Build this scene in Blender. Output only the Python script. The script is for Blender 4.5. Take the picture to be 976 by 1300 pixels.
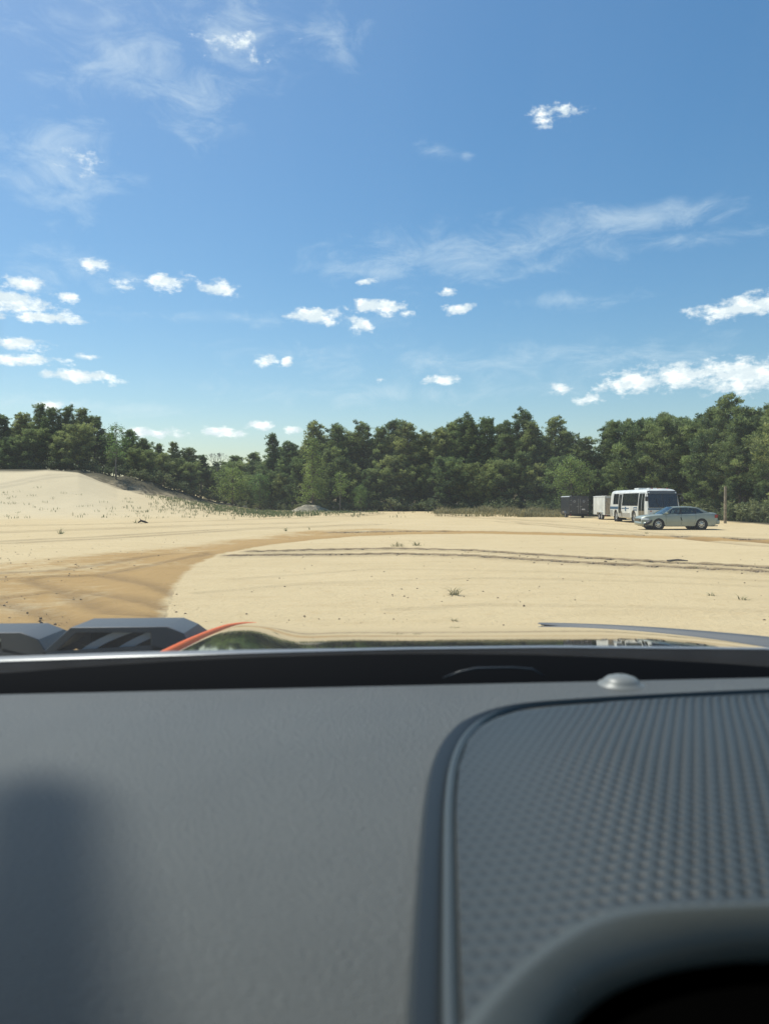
import bpy, math, random
import numpy as np
from mathutils import Vector, Matrix, noise as mn
for o in list(bpy.data.objects): bpy.data.objects.remove(o)
S = bpy.context.scene
COL = S.collection
R = math.radians
F = 950.0; HZ = 638.0; CX = 488.0; CH = 1.65     # focal length in photo pixels, horizon row, centre column, eye height

# ------------------------------------------------------------------ camera, sky, sun, exposure
PITCH = math.atan((650 - HZ) / F)
cd = bpy.data.cameras.new('camera'); cam = bpy.data.objects.new('camera', cd); COL.objects.link(cam)
cd.sensor_fit = 'VERTICAL'; cd.sensor_height = 24; cd.sensor_width = 18.02; cd.lens = 24 * F / 1300
cd.clip_start = 0.01; cd.clip_end = 9000
cam.location = (0, 0, CH); cam.rotation_euler = (math.pi/2 - PITCH, 0, 0)
cd.dof.use_dof = True; cd.dof.focus_distance = 40; cd.dof.aperture_fstop = 4.2
S.camera = cam
S.view_settings.view_transform = 'Standard'; S.view_settings.look = 'None'
S.view_settings.exposure = 0.34; S.view_settings.gamma = 1; S.view_settings.use_curve_mapping = False
SUN_EL, SUN_AZ = 60.0, -50.0                       # azimuth measured clockwise from straight ahead (+Y)
sl = bpy.data.lights.new('sun', 'SUN'); so = bpy.data.objects.new('sun', sl); COL.objects.link(so)
sl.energy = 3.7; sl.angle = R(0.53); sl.color = (1, 0.95, 0.86)
sd = Vector((math.sin(R(SUN_AZ))*math.cos(R(SUN_EL)), math.cos(R(SUN_AZ))*math.cos(R(SUN_EL)), math.sin(R(SUN_EL))))
so.rotation_euler = sd.to_track_quat('Z', 'Y').to_euler(); so.location = (0, 0, 50)

CUM = [(705,145,26,12,.45),(30,360,24,9,1),(80,377,18,6,1),(18,384,52,13,1),(60,403,42,8,1),(28,437,34,8,1),(22,456,52,7,.9),
 (100,478,50,8,1),(112,453,14,4,.8),(120,336,22,8,.8),(213,357,24,13,.9),(278,366,26,11,1),(400,402,35,12,1),(480,390,42,11,1),
 (458,412,18,11,.9),(515,398,14,6,.9),(338,457,19,8,1),(364,458,9,6,.8),(565,482,30,7,1),(582,392,20,7,.9),(569,369,13,6,.8),
 (935,392,52,12,1),(972,386,30,17,1),(806,484,42,17,1),(868,476,48,17,1),(945,478,62,22,1),(710,494,17,7,.8),(745,507,22,7,.8),
 (274,548,24,7,.9),(306,551,10,5,.8),(327,540,20,6,.9),(200,550,46,7,.8),(372,545,15,5,.8),(482,482,9,4,.5),(465,357,14,4,.5),
 (60,515,24,6,.5),(-60,390,50,15,1),(-80,450,50,10,1),(1050,460,80,25,1),(155,360,12,8,.5),(95,202,20,9,.25),(300,52,24,9,.2)]
CIR = [(425,48,40,32,.55),(300,45,80,42,.55),(165,80,100,52,.5),(250,125,65,42,.5),(80,215,75,52,.6),(600,322,170,34,.6),
 (810,278,125,20,.7),(710,300,110,34,.5),(480,345,90,16,.5),(90,345,60,24,.4),(640,460,320,24,.33),(480,500,240,16,.32),
 (840,310,80,12,.3),(300,405,200,8,.28),(100,515,160,10,.4),(740,380,70,9,.3),(560,195,26,14,.4),(590,198,8,6,.3),(130,30,120,30,.4)]
def azel(px, py):
    dx = (px-CX)/F; dy = (650-py)/F
    v = Vector((dx, math.cos(PITCH)+dy*math.sin(PITCH), -math.sin(PITCH)+dy*math.cos(PITCH))).normalized()
    return math.atan2(v.x, v.y), math.asin(v.z)
W = bpy.data.worlds.new('World'); S.world = W; W.use_nodes = True
nt = W.node_tree; nt.nodes.clear()
def N(t, kind, **kw):
    n = t.nodes.new(kind)
    for k, v in kw.items(): setattr(n, k, v)
    return n
def math_n(t, op, a, b=None, c=None, clamp=False):
    n = t.nodes.new('ShaderNodeMath'); n.operation = op; n.use_clamp = clamp
    for i, v in enumerate((a, b, c)):
        if v is None: continue
        if hasattr(v, 'links'): t.links.new(v, n.inputs[i])
        else: n.inputs[i].default_value = v
    return n.outputs[0]
sky = N(nt, 'ShaderNodeTexSky', sky_type='NISHITA', sun_disc=False, sun_elevation=R(SUN_EL), sun_rotation=R(SUN_AZ))
sky.air_density = 1.1; sky.dust_density = .9; sky.ozone_density = 1.2; sky.altitude = 0
geo = N(nt, 'ShaderNodeTexCoord'); sep = N(nt, 'ShaderNodeSeparateXYZ'); nt.links.new(geo.outputs['Generated'], sep.inputs[0])
az = math_n(nt, 'ARCTAN2', sep.outputs[0], sep.outputs[1]); el = math_n(nt, 'ARCSINE', sep.outputs[2])
cmb = N(nt, 'ShaderNodeCombineXYZ'); nt.links.new(az, cmb.inputs[0]); nt.links.new(el, cmb.inputs[1])
P = cmb.outputs[0]
def vmath(t, op, a, b):
    n = t.nodes.new('ShaderNodeVectorMath'); n.operation = op
    for i, v in enumerate((a, b)):
        if v is None: continue
        if hasattr(v, 'links'): t.links.new(v, n.inputs[i])
        else: n.inputs[i].default_value = v
    return n.outputs['Value'] if op == 'LENGTH' else n.outputs['Vector']
def noise(t, vec, scale, detail=6, rough=.55, dist=0):
    n = t.nodes.new('ShaderNodeTexNoise'); n.inputs['Scale'].default_value = scale; n.inputs['Detail'].default_value = detail
    n.inputs['Roughness'].default_value = rough; n.inputs['Distortion'].default_value = dist
    t.links.new(vec, n.inputs['Vector']); return n.outputs['Fac']
def blobs(lst, shiftv):
    acc = None
    for (px, py, rx, ry, st) in lst:
        a, e = azel(px, py); f = math.cos(a)
        d = vmath(nt, 'SUBTRACT', shiftv, (a, e, 0))
        d = vmath(nt, 'MULTIPLY', d, (F/rx*1.0, F/ry*1.0, 0))
        l = vmath(nt, 'LENGTH', d, None)
        m = math_n(nt, 'MULTIPLY_ADD', l, -st, st)
        acc = m if acc is None else math_n(nt, 'MAXIMUM', acc, m)
    return math_n(nt, 'MAXIMUM', acc, -1.0)
Pst = vmath(nt, 'MULTIPLY', P, (1, 1.7, 1))
n1 = noise(nt, Pst, 42, 8, .62)
n2 = noise(nt, vmath(nt, 'MULTIPLY', P, (1, 2.2, 1)), 14, 9, .66, .6)
cum = blobs(CUM, P); cir = blobs(CIR, P)
def sstep(t, v, lo, hi):
    n = t.nodes.new('ShaderNodeMapRange'); n.interpolation_type = 'SMOOTHSTEP'
    n.inputs['From Min'].default_value = lo; n.inputs['From Max'].default_value = hi
    t.links.new(v, n.inputs['Value']); return n.outputs['Result']
c1 = math_n(nt, 'ADD', cum, math_n(nt, 'MULTIPLY_ADD', n1, 2.9, -1.42))
cden = math_n(nt, 'MULTIPLY', sstep(nt, c1, -0.05, 0.75), .96)
c2 = math_n(nt, 'ADD', cir, math_n(nt, 'MULTIPLY_ADD', n2, 2.0, -1.0))
wden = math_n(nt, 'MULTIPLY', sstep(nt, c2, -0.1, 0.95), 0.42)
mix1 = N(nt, 'ShaderNodeMix', data_type='RGBA'); nt.links.new(wden, mix1.inputs[0])
hsv = N(nt, 'ShaderNodeHueSaturation'); hsv.inputs['Saturation'].default_value = 1.36; hsv.inputs['Value'].default_value = .9; hsv.inputs['Hue'].default_value = .494
nt.links.new(sky.outputs[0], hsv.inputs['Color'])
SKYK = 0.11
nt.links.new(hsv.outputs[0], mix1.inputs[6]); mix1.inputs[7].default_value = (6.6, 7.3, 7.6, 1)
mix2 = N(nt, 'ShaderNodeMix', data_type='RGBA'); nt.links.new(cden, mix2.inputs[0]); nt.links.new(mix1.outputs[2], mix2.inputs[6])
shade = noise(nt, vmath(nt, 'ADD', Pst, (0.004, -0.012, 0)), 42, 6, .55)
cr = N(nt, 'ShaderNodeMix', data_type='RGBA'); nt.links.new(sstep(nt, shade, .42, .66), cr.inputs[0])
cr.inputs[6].default_value = (6.4, 7.0, 7.3, 1); cr.inputs[7].default_value = (9.6, 9.6, 9.2, 1)
nt.links.new(cr.outputs[2], mix2.inputs[7])
bg = N(nt, 'ShaderNodeBackground'); bg.inputs[1].default_value = SKYK; nt.links.new(mix2.outputs[2], bg.inputs[0])
wo = N(nt, 'ShaderNodeOutputWorld'); nt.links.new(bg.outputs[0], wo.inputs[0])

# ------------------------------------------------------------------ helpers
def tag(o, label=None, cat=None, group=None, kind=None):
    if label: o['label'] = label
    if cat: o['category'] = cat
    if group: o['group'] = group
    if kind: o['kind'] = kind
    return o
def empty(name, loc=(0,0,0), rz=0, **kw):
    o = bpy.data.objects.new(name, None); COL.objects.link(o); o.location = loc; o.rotation_euler = (0,0,rz)
    o.empty_display_size = .2
    return tag(o, **kw)
class MB:
    def __init__(s): s.v = []; s.f = []; s.c = []
    def face(s, pts, c=0.5):
        n = len(s.v); s.v += [tuple(p) for p in pts]; s.f.append(tuple(range(n, n+len(pts)))); s.c.append(c)
    def box(s, x0, x1, y0, y1, z0, z1):
        n = len(s.v)
        s.v += [(x,y,z) for x in (x0,x1) for y in (y0,y1) for z in (z0,z1)]
        for q in ((0,1,3,2),(4,6,7,5),(0,4,5,1),(2,3,7,6),(0,2,6,4),(1,5,7,3)): s.f.append(tuple(n+i for i in q)); s.c.append(.5)
    def grid(s, rows, close=False, c=.5):
        n = len(s.v); nr = len(rows); nc = len(rows[0])
        for r in rows: s.v += [tuple(p) for p in r]
        for i in range(nr-1):
            for j in range(nc if close else nc-1):
                k = (j+1) % nc
                s.f.append((n+i*nc+j, n+i*nc+k, n+(i+1)*nc+k, n+(i+1)*nc+j)); s.c.append(c)
    def tube(s, pts, rads, seg=8, cap=True):
        rows = []; pts = [Vector(p) for p in pts]
        if not hasattr(rads, '__len__'): rads = [rads]*len(pts)
        for i, p in enumerate(pts):
            d = (pts[min(i+1, len(pts)-1)] - pts[max(i-1, 0)]).normalized()
            u = d.cross(Vector((0,0,1)) if abs(d.z) < .9 else Vector((1,0,0))).normalized(); w = d.cross(u)
            rows.append([p + (u*math.cos(t)+w*math.sin(t))*rads[i] for t in [2*math.pi*k/seg for k in range(seg)]])
        n = len(s.v); s.grid(rows, True)
        if cap:
            s.f.append(tuple(n+k for k in range(seg))[::-1]); s.c.append(.5)
            m = n+(len(rows)-1)*seg; s.f.append(tuple(m+k for k in range(seg))); s.c.append(.5)
    def lathe(s, prof, axis='y', seg=24, cen=(0,0,0)):        # prof = [(radius, along)]
        rows = []
        for r, a in prof:
            row = []
            for k in range(seg):
                t = 2*math.pi*k/seg
                if axis == 'y': row.append((cen[0]+r*math.cos(t), cen[1]+a, cen[2]+r*math.sin(t)))
                else: row.append((cen[0]+r*math.cos(t), cen[1]+r*math.sin(t), cen[2]+a))
            rows.append(row)
        s.grid(rows, True)
    def build(s, name, mat, parent=None, smooth=False, tone=False, bevel=0, fix=True):
        me = bpy.data.meshes.new(name); me.from_pydata(s.v, [], s.f); me.update()
        if fix and not tone:
            import bmesh
            b = bmesh.new(); b.from_mesh(me); bmesh.ops.remove_doubles(b, verts=b.verts, dist=1e-5)
            bmesh.ops.recalc_face_normals(b, faces=b.faces); b.to_mesh(me); b.free()
        if tone:
            a = me.attributes.new('tone', 'FLOAT', 'FACE'); a.data.foreach_set('value', s.c)
        if smooth: me.polygons.foreach_set('use_smooth', [True]*len(me.polygons))
        me.materials.append(mat)
        o = bpy.data.objects.new(name, me); COL.objects.link(o)
        if parent: o.parent = parent
        if smooth == 'auto':
            me.set_sharp_from_angle(angle=R(35))
        if bevel:
            m = o.modifiers.new('bevel', 'BEVEL'); m.width = bevel; m.segments = 2; m.limit_method = 'ANGLE'; m.angle_limit = R(40)
        return o
def copy_tree(o, parent=None):
    c = o.copy(); COL.objects.link(c); c.parent = parent
    for ch in [q for q in o.children]: copy_tree(ch, c)
    return c
def mat(name, col, rough=.5, metal=0, spec=.5, coat=0, var=.0, scale=5, bump=0, bscale=60, alpha=None, **kw):
    m = bpy.data.materials.new(name); m.use_nodes = True; t = m.node_tree; b = t.nodes['Principled BSDF']
    b.inputs['Base Color'].default_value = (*col, 1); b.inputs['Roughness'].default_value = rough; b.inputs['Metallic'].default_value = metal
    b.inputs['Specular IOR Level'].default_value = spec; b.inputs['Coat Weight'].default_value = coat; b.inputs['Coat Roughness'].default_value = .04
    for k, v in kw.items(): b.inputs[k].default_value = v
    tc = N(t, 'ShaderNodeTexCoord')
    if var:
        f = noise(t, tc.outputs['Object'], scale, 6, .6)
        mx = N(t, 'ShaderNodeMix', data_type='RGBA'); t.links.new(sstep(t, f, .35, .65), mx.inputs[0])
        mx.inputs[6].default_value = (*[c*(1-var) for c in col], 1); mx.inputs[7].default_value = (*[min(1, c*(1+var)) for c in col], 1)
        t.links.new(mx.outputs[2], b.inputs['Base Color'])
        rr = N(t, 'ShaderNodeMapRange'); rr.inputs['To Min'].default_value = max(0, rough-.06); rr.inputs['To Max'].default_value = min(1, rough+.1)
        t.links.new(f, rr.inputs['Value']); t.links.new(rr.outputs[0], b.inputs['Roughness'])
    if bump:
        f = noise(t, tc.outputs['Object'], bscale, 5, .6)
        bp = N(t, 'ShaderNodeBump'); bp.inputs['Strength'].default_value = bump; bp.inputs['Distance'].default_value = 1/bscale
        t.links.new(f, bp.inputs['Height']); t.links.new(bp.outputs[0], b.inputs['Normal'])
    if alpha is not None: b.inputs['Alpha'].default_value = alpha
    return m
def sm(x, a, b):
    t = np.clip((x-a)/(b-a), 0, 1); return t*t*(3-2*t)

# ------------------------------------------------------------------ the ground
DUNE_PX = [-900, 0, 60, 100, 130, 150, 190, 230, 270, 330]; DUNE_H = [6.2, 6.4, 6.4, 5.9, 4.5, 3.6, 2.6, 1.8, .9, 0]
BANK_PX = [-900, 60, 100, 130, 160, 190, 215, 240, 280, 320]; BANK_H = [0, 0, .6, 1.5, 2.1, 1.9, 1.4, 1.0, .4, 0]
FR_PX = [-900,-200,0,130,180,240,290,330,400,560,700,800,880,925,976,1060,1200,1700]
FR_D  = [112,114,116,114,112,116,132,122,110,108,98,92,82,72,63,54,47,38]
def front(px): return np.interp(px, FR_PX, FR_D)
def gw(px, py, h=0.0):                           # photo pixel on flat ground -> world
    D = (CH-h)*F/(py-HZ); return ((px-CX)/F*D, D)
def lump(x, y, s, seed=0):
    r = np.zeros_like(x); rg = np.random.RandomState(seed)
    for k in range(7):
        a = rg.rand()*6.28; fr = (1+rg.rand()*1.2)/s; ph = rg.rand()*6.28
        r += np.sin((x*math.cos(a)+y*math.sin(a))*fr+ph + 1.3*np.sin((x*math.sin(a)-y*math.cos(a))*fr*.6+ph*2))
    return r/7
def pdist(x, y, pts):
    d = np.full(x.shape, 1e9)
    for (ax, ay), (bx, by) in zip(pts[:-1], pts[1:]):
        ux, uy = bx-ax, by-ay; L = ux*ux+uy*uy
        t = np.clip(((x-ax)*ux+(y-ay)*uy)/L, 0, 1)
        d = np.minimum(d, np.hypot(x-ax-t*ux, y-ay-t*uy))
    return d
def inside(x, y, poly):
    r = np.zeros(x.shape, bool); n = len(poly); j = n-1
    for i in range(n):
        xi, yi = poly[i]; xj, yj = poly[j]
        c = ((yi > y) != (yj > y)) & (x < (xj-xi)*(y-yi)/((yj-yi) or 1e-9)+xi)
        r ^= c; j = i
    return r
ARC = [gw(*p) for p in [(196,850),(205,815),(209,795),(214,770),(222,750),(235,730),(254,715),(282,704),(312,697.5),(350,691),(400,685),(450,681),(520,678.5),(610,678),(700,680),(830,684),(976,690),(1200,696)]]
OUT = [gw(*p) for p in [(1200,689),(976,686),(830,681),(700,677),(600,674.5),(480,671),(430,671),(380,673),(330,678),(280,685),(200,695),(100,703),(0,712),(-300,722),(-800,760),(-900,1000)]]
BAND = ARC + OUT
RUTS = [[gw(*p) for p in q] for q in (
 [(325,701.5),(400,699.5),(500,698),(600,700.5),(700,707),(800,712.5),(900,718),(976,722),(1150,731)],
 [(300,706.5),(400,705),(500,704.5),(600,708),(700,714),(800,719),(900,724),(976,728),(1150,737)],
 [(430,676.5),(520,675.5),(620,676.5),(720,678.5),(830,681),(976,686.5),(1150,691)])]
FAINT = [[gw(*p) for p in q] for q in (
 [(0,668),(100,666),(250,662),(400,657),(480,655)], [(0,676),(120,672),(260,667),(420,663)], [(0,690),(150,682),(300,672),(470,666)],
 [(255,753),(400,741),(620,735),(800,738),(976,745)], [(500,775),(620,768),(800,771),(976,778)],
 [(90,735),(150,752),(205,775)], [(60,760),(130,775),(190,795)], [(20,730),(90,728),(170,716),(230,705)], [(560,655),(700,662),(850,668)], [(640,640+22),(760,672),(976,692)], [(300,735),(480,722),(700,727),(976,738)], [(0,655),(160,653),(330,650)])]
def gheight(x, y):
    x = np.asarray(x, float); y = np.asarray(y, float)
    D = np.hypot(x, y); yy = np.where(y > 1, y, 1); px = np.where(y > 1, CX+F*x/yy, np.where(x < 0, -900, 1900))
    H = np.interp(px, DUNE_PX, DUNE_H)
    w = lump(x, y, 9, 3)
    h = H*sm(y+w*3, 70, 107)**1.15 * np.where(y > 1, 1, 0)
    h = h + np.interp(px, BANK_PX, BANK_H)*sm(y+w*1.5, front(px)-9, front(px)-2)*np.where(y > 1, 1, 0)
    h = h + .42*sm(y, 84, 108)*np.clip((px-120)/150, 0, 1)*np.clip((760-px)/120, 0, 1)
    h = h + .25*np.exp(-((y-93)/5)**2)*np.clip((px-380)/80, 0, 1)*np.clip((720-px)/80, 0, 1)*(.6+.6*lump(x, y, 4, 9))
    h = h + .05*lump(x, y, 6, 1)*sm(D, 9, 20) + .02*lump(x, y, 1.6, 2)
    return h
def ground():
    ra = np.concatenate([[.3, 2, 4, 5.2], np.geomspace(6.2, 48, 600), np.geomspace(48.3, 132, 170), np.geomspace(140, 4000, 16)])
    an = np.concatenate([np.linspace(-180, -34, 22)[:-1], np.linspace(-34, 34, 660), np.linspace(34, 180, 22)[1:-1]])*math.pi/180
    RR, AA = np.meshgrid(ra, an, indexing='ij'); X = RR*np.sin(AA); Y = RR*np.cos(AA)
    near = Y > 3
    Z = gheight(X, Y)
    ins = inside(X, Y, BAND) & near; da = pdist(X, Y, ARC); do = pdist(X, Y, OUT)
    jit = lump(X, Y, .5, 11)*.12
    inner = np.clip(da/ .25, 0, 1)
    brown = np.where(ins, np.clip(.36+.75*np.exp(-da/1.8)+.32*lump(X, Y, 1.4, 5)+.2*lump(X, Y, .45, 6), 0, 1)*np.clip(inner+jit*2, 0, 1)*np.clip(do/1.6+.1, 0, 1), 0)
    Z += np.where(ins, inner*(.05*np.exp(-((da-.7)/.55)**2) + .022*lump(X, Y, .5, 7) + .014*lump(X, Y, .22, 8)), 0)*np.clip(do/1.0, 0, 1)
    rut = np.zeros_like(Z)
    for k, q in enumerate(RUTS):
        d = pdist(X, Y, q)+.015*lump(X, Y, .3, 20+k)
        wv = .2 if k < 2 else .42
        dep = .055 if k < 2 else .06
        Z += np.where(near, -dep*np.exp(-(d/wv)**2) + dep*.9*np.exp(-((d-wv*2.1)/(wv*.8))**2)*(1+.5*lump(X, Y, .13, 30+k)), 0)
        rut = np.maximum(rut, np.where(near, np.exp(-(d/(.40 if k < 2 else .6))**2)*(1.25+.4*lump(X, Y, .35, 40+k)), 0))
    for k, q in enumerate(FAINT):
        d = pdist(X, Y, q)+.08*lump(X, Y, 1.2, 50+k); wv = .12 if k in (3,4,10) else .15 if k in (5,6,7) else .3
        dd = np.abs(d - (.8 if k not in (3,4,10) else 0))
        dep = .012 if k in (3,4,10) else .018 if k in (5,6,7) else .035; ok = ins if k in (5,6,7) else near
        Z += np.where(ok, -dep*np.exp(-(dd/wv)**2)+dep*.7*np.exp(-((dd-wv*2)/(wv*.8))**2), 0)
        rut = np.maximum(rut, np.where(ok, (.12 if k in (3,4,10) else .4 if k in (5,6,7) else .4)*np.exp(-(dd/(wv*1.6))**2), 0))
    far = sm(Y, 40, 60)*np.where(near, 1, 0)
    Z += far*.05*lump(X, Y, 2.2, 61) + far*.03*lump(X, Y, .9, 62)
    px = np.where(Y > 1, CX+F*X/np.where(Y > 1, Y, 1), 2000)
    fd = front(px)
    # shallow gullies on the cut bank under the dune trees
    scarp = sm(Y+3*lump(X, Y, 3, 71), fd-13, fd-8)*np.clip((px-60)/50, 0, 1)*np.clip((300-px)/40, 0, 1)*np.where(near, 1, 0)
    Z += scarp*.35*lump(X, Y*.25, .9, 72)
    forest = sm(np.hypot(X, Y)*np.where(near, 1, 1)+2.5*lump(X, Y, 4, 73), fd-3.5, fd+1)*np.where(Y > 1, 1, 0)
    nr, na = X.shape
    co = np.stack([X, Y, Z], -1).reshape(-1, 3).astype('f4')
    i, j = np.meshgrid(np.arange(nr-1), np.arange(na), indexing='ij'); k = (j+1) % na
    f = np.stack([i*na+j, i*na+k, (i+1)*na+k, (i+1)*na+j][::-1], -1).reshape(-1, 4)
    me = bpy.data.meshes.new('ground'); me.vertices.add(len(co)); me.vertices.foreach_set('co', co.ravel())
    me.loops.add(f.size); me.loops.foreach_set('vertex_index', f.ravel().astype('i4'))
    me.polygons.add(len(f)); me.polygons.foreach_set('loop_start', np.arange(0, f.size, 4, dtype='i4'))
    me.update(calc_edges=True)
    me.polygons.foreach_set('use_smooth', np.ones(len(f), bool))
    dune = np.clip(np.interp(px, DUNE_PX, DUNE_H)/5, 0, 1)*sm(Y, 66, 84)*np.where(Y > 1, 1, 0)
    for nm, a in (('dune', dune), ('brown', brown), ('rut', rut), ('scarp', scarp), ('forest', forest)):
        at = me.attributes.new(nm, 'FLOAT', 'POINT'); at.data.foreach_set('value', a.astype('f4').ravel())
    m = bpy.data.materials.new('sand'); m.use_nodes = True; t = m.node_tree; b = t.nodes['Principled BSDF']
    b.inputs['Roughness'].default_value = .95; b.inputs['Specular IOR Level'].default_value = .15
    tc = N(t, 'ShaderNodeTexCoord').outputs['Object']
    def A(nm): n = N(t, 'ShaderNodeAttribute'); n.attribute_name = nm; return n.outputs['Fac']
    def mx(f, a, bcol):
        n = N(t, 'ShaderNodeMix', data_type='RGBA')
        if hasattr(f, 'links'): t.links.new(f, n.inputs[0])
        for idx, c in ((6, a), (7, bcol)):
            if hasattr(c, 'links'): t.links.new(c, n.inputs[idx])
            else: n.inputs[idx].default_value = (*c, 1)
        return n.outputs[2]
    big = noise(t, tc, .11, 5, .6); mid = noise(t, vmath(t, 'MULTIPLY', tc, (.35, 1.3, 1)), .8, 7, .65); fine = noise(t, tc, 38, 6, .7)
    c = mx(sstep(t, big, .35, .65), SAND_A, SAND_B)
    c = mx(math_n(t, 'MULTIPLY', sstep(t, mid, .45, .75), .38), c, SAND_C)
    c = mx(math_n(t, 'MULTIPLY', sstep(t, fine, .45, .75), .5), c, SAND_C)
    c = mx(math_n(t, 'MULTIPLY', sstep(t, noise(t, vmath(t, 'MULTIPLY', tc, (1, 1, 1)), 5.5, 8, .72), .52, .72), .4), c, SAND_C)
    pat = math_n(t, 'ADD', A('brown'), math_n(t, 'MULTIPLY_ADD', noise(t, tc, 2.2, 8, .75), 1.5, -.75))
    c = mx(math_n(t, 'MULTIPLY', sstep(t, pat, .0, .7), .95), c, SAND_D)
    c = mx(math_n(t, 'MULTIPLY', A('rut'), math_n(t, 'MULTIPLY_ADD', noise(t, tc, 5, 5, .7), 1.2, .35), clamp=True), c, SAND_E)
    c = mx(math_n(t, 'MULTIPLY', A('dune'), .45), c, (.66, .58, .42))
    # dark specks: twigs, bark and gravel
    vo = N(t, 'ShaderNodeTexVoronoi'); vo.inputs['Scale'].default_value = 7; t.links.new(tc, vo.inputs['Vector'])
    spk = math_n(t, 'LESS_THAN', vo.outputs['Distance'], math_n(t, 'MULTIPLY_ADD', noise(t, tc, .9, 3, .6), .34, -.12))
    c = mx(math_n(t, 'MULTIPLY', spk, .5), c, (.2, .14, .08))
    c = mx(math_n(t, 'MULTIPLY', A('scarp'), sstep(t, noise(t, tc, .9, 6, .7), .3, .6)), c, (.13, .105, .065))
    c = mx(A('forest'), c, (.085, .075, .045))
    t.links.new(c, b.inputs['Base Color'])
    bp = N(t, 'ShaderNodeBump'); bp.inputs['Strength'].default_value = .9; bp.inputs['Distance'].default_value = .04
    t.links.new(math_n(t, 'ADD', noise(t, tc, 9, 7, .72), math_n(t, 'MULTIPLY', noise(t, tc, 1.6, 5, .6), 1.5)), bp.inputs['Height'])
    t.links.new(bp.outputs[0], b.inputs['Normal'])
    me.materials.append(m)
    o = bpy.data.objects.new('ground', me); COL.objects.link(o); tag(o, kind='structure')
SAND_A = (.60, .465, .262); SAND_B = (.64, .50, .288); SAND_C = (.47, .345, .18); SAND_D = (.42, .262, .10); SAND_E = (.13, .085, .045)
ground()
def gz(x, y): return float(gheight(np.array([x]), np.array([y]))[0])

# sand pile in front of the far trees
def mound(name, x, y, rx, ry, h, label, seed=0):
    m = MB(); rows = []
    for i in range(13):
        r = i/12; row = []
        for k in range(28):
            a = 2*math.pi*k/28; wob = 1+.18*math.sin(3*a+seed)+.1*math.sin(5*a+seed*2)
            row.append((x+rx*r*math.cos(a)*wob, y+ry*r*math.sin(a)*wob, 0))
        row = [(p[0], p[1], gz(p[0], p[1])-.06+h*(math.cos(math.pi*min(1, r))*.5+.5)*(1+.25*mn.noise(Vector((p[0]*.9, p[1]*.9, seed))))) for p in row]
        rows.append(row)
    m.grid(rows, True)
    return tag(m.build(name, M_pile, smooth=True), label, 'mound')
M_pile = mat('pile_sand', (.36, .31, .22), .95, var=.3, scale=1.5, bump=.6, bscale=4)
mound('sand_pile', *gw(392, 651, .2), 3.4, 2.2, 1.1, 'low grey sand pile among weeds in front of the bright green tree', 1)

# ------------------------------------------------------------------ trees
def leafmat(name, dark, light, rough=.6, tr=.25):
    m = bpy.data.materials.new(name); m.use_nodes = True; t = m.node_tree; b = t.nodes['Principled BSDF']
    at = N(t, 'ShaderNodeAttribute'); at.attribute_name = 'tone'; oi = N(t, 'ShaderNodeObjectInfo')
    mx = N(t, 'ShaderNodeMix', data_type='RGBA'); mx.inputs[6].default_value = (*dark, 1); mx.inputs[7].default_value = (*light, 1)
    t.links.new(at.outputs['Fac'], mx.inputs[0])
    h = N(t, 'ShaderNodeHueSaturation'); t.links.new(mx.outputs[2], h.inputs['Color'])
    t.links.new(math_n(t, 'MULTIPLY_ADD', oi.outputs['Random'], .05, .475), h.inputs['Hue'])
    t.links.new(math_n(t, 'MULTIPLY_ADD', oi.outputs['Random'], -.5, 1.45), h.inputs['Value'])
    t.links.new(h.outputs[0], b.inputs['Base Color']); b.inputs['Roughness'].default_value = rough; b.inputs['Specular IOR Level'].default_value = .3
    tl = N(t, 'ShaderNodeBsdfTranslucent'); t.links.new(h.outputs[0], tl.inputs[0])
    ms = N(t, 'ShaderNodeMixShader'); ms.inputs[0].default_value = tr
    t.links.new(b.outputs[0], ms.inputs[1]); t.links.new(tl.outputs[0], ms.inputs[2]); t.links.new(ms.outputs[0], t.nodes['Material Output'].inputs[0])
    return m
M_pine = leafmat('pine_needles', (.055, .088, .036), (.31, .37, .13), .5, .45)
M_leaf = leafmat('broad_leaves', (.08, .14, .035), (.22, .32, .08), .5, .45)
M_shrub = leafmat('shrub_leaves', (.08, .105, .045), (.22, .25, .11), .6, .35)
M_bark = mat('pine_bark', (.16, .13, .105), .9, var=.35, scale=3, bump=.6, bscale=12)
M_bare = mat('grey_bark', (.2, .175, .15), .9, var=.3, scale=3)
M_dry = leafmat('dry_grass', (.12,.12,.05), (.32,.29,.15), .8, .3)
M_weed = leafmat('weed_leaves', (.07, .10, .035), (.2, .22, .09), .7, .3)
def rv(rg): 
    while 1:
        v = Vector((rg.uniform(-1,1), rg.uniform(-1,1), rg.uniform(-1,1)))
        if .05 < v.length < 1: return v.normalized()
def tuft(m, p, rg, n, L, w, tone, up=.5):
    for _ in range(n):
        d = (rv(rg)+Vector((0,0,up))).normalized(); s = d.cross(rv(rg)).normalized()*w
        l = L*rg.uniform(.6, 1.15); q = p+rv(rg)*L*.25
        c = min(1, max(0, tone+rg.uniform(-.22, .22)))
        m.face([q-s*.5, q+d*l*.55-s, q+d*l, q+d*l*.5+s], c)
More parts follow.
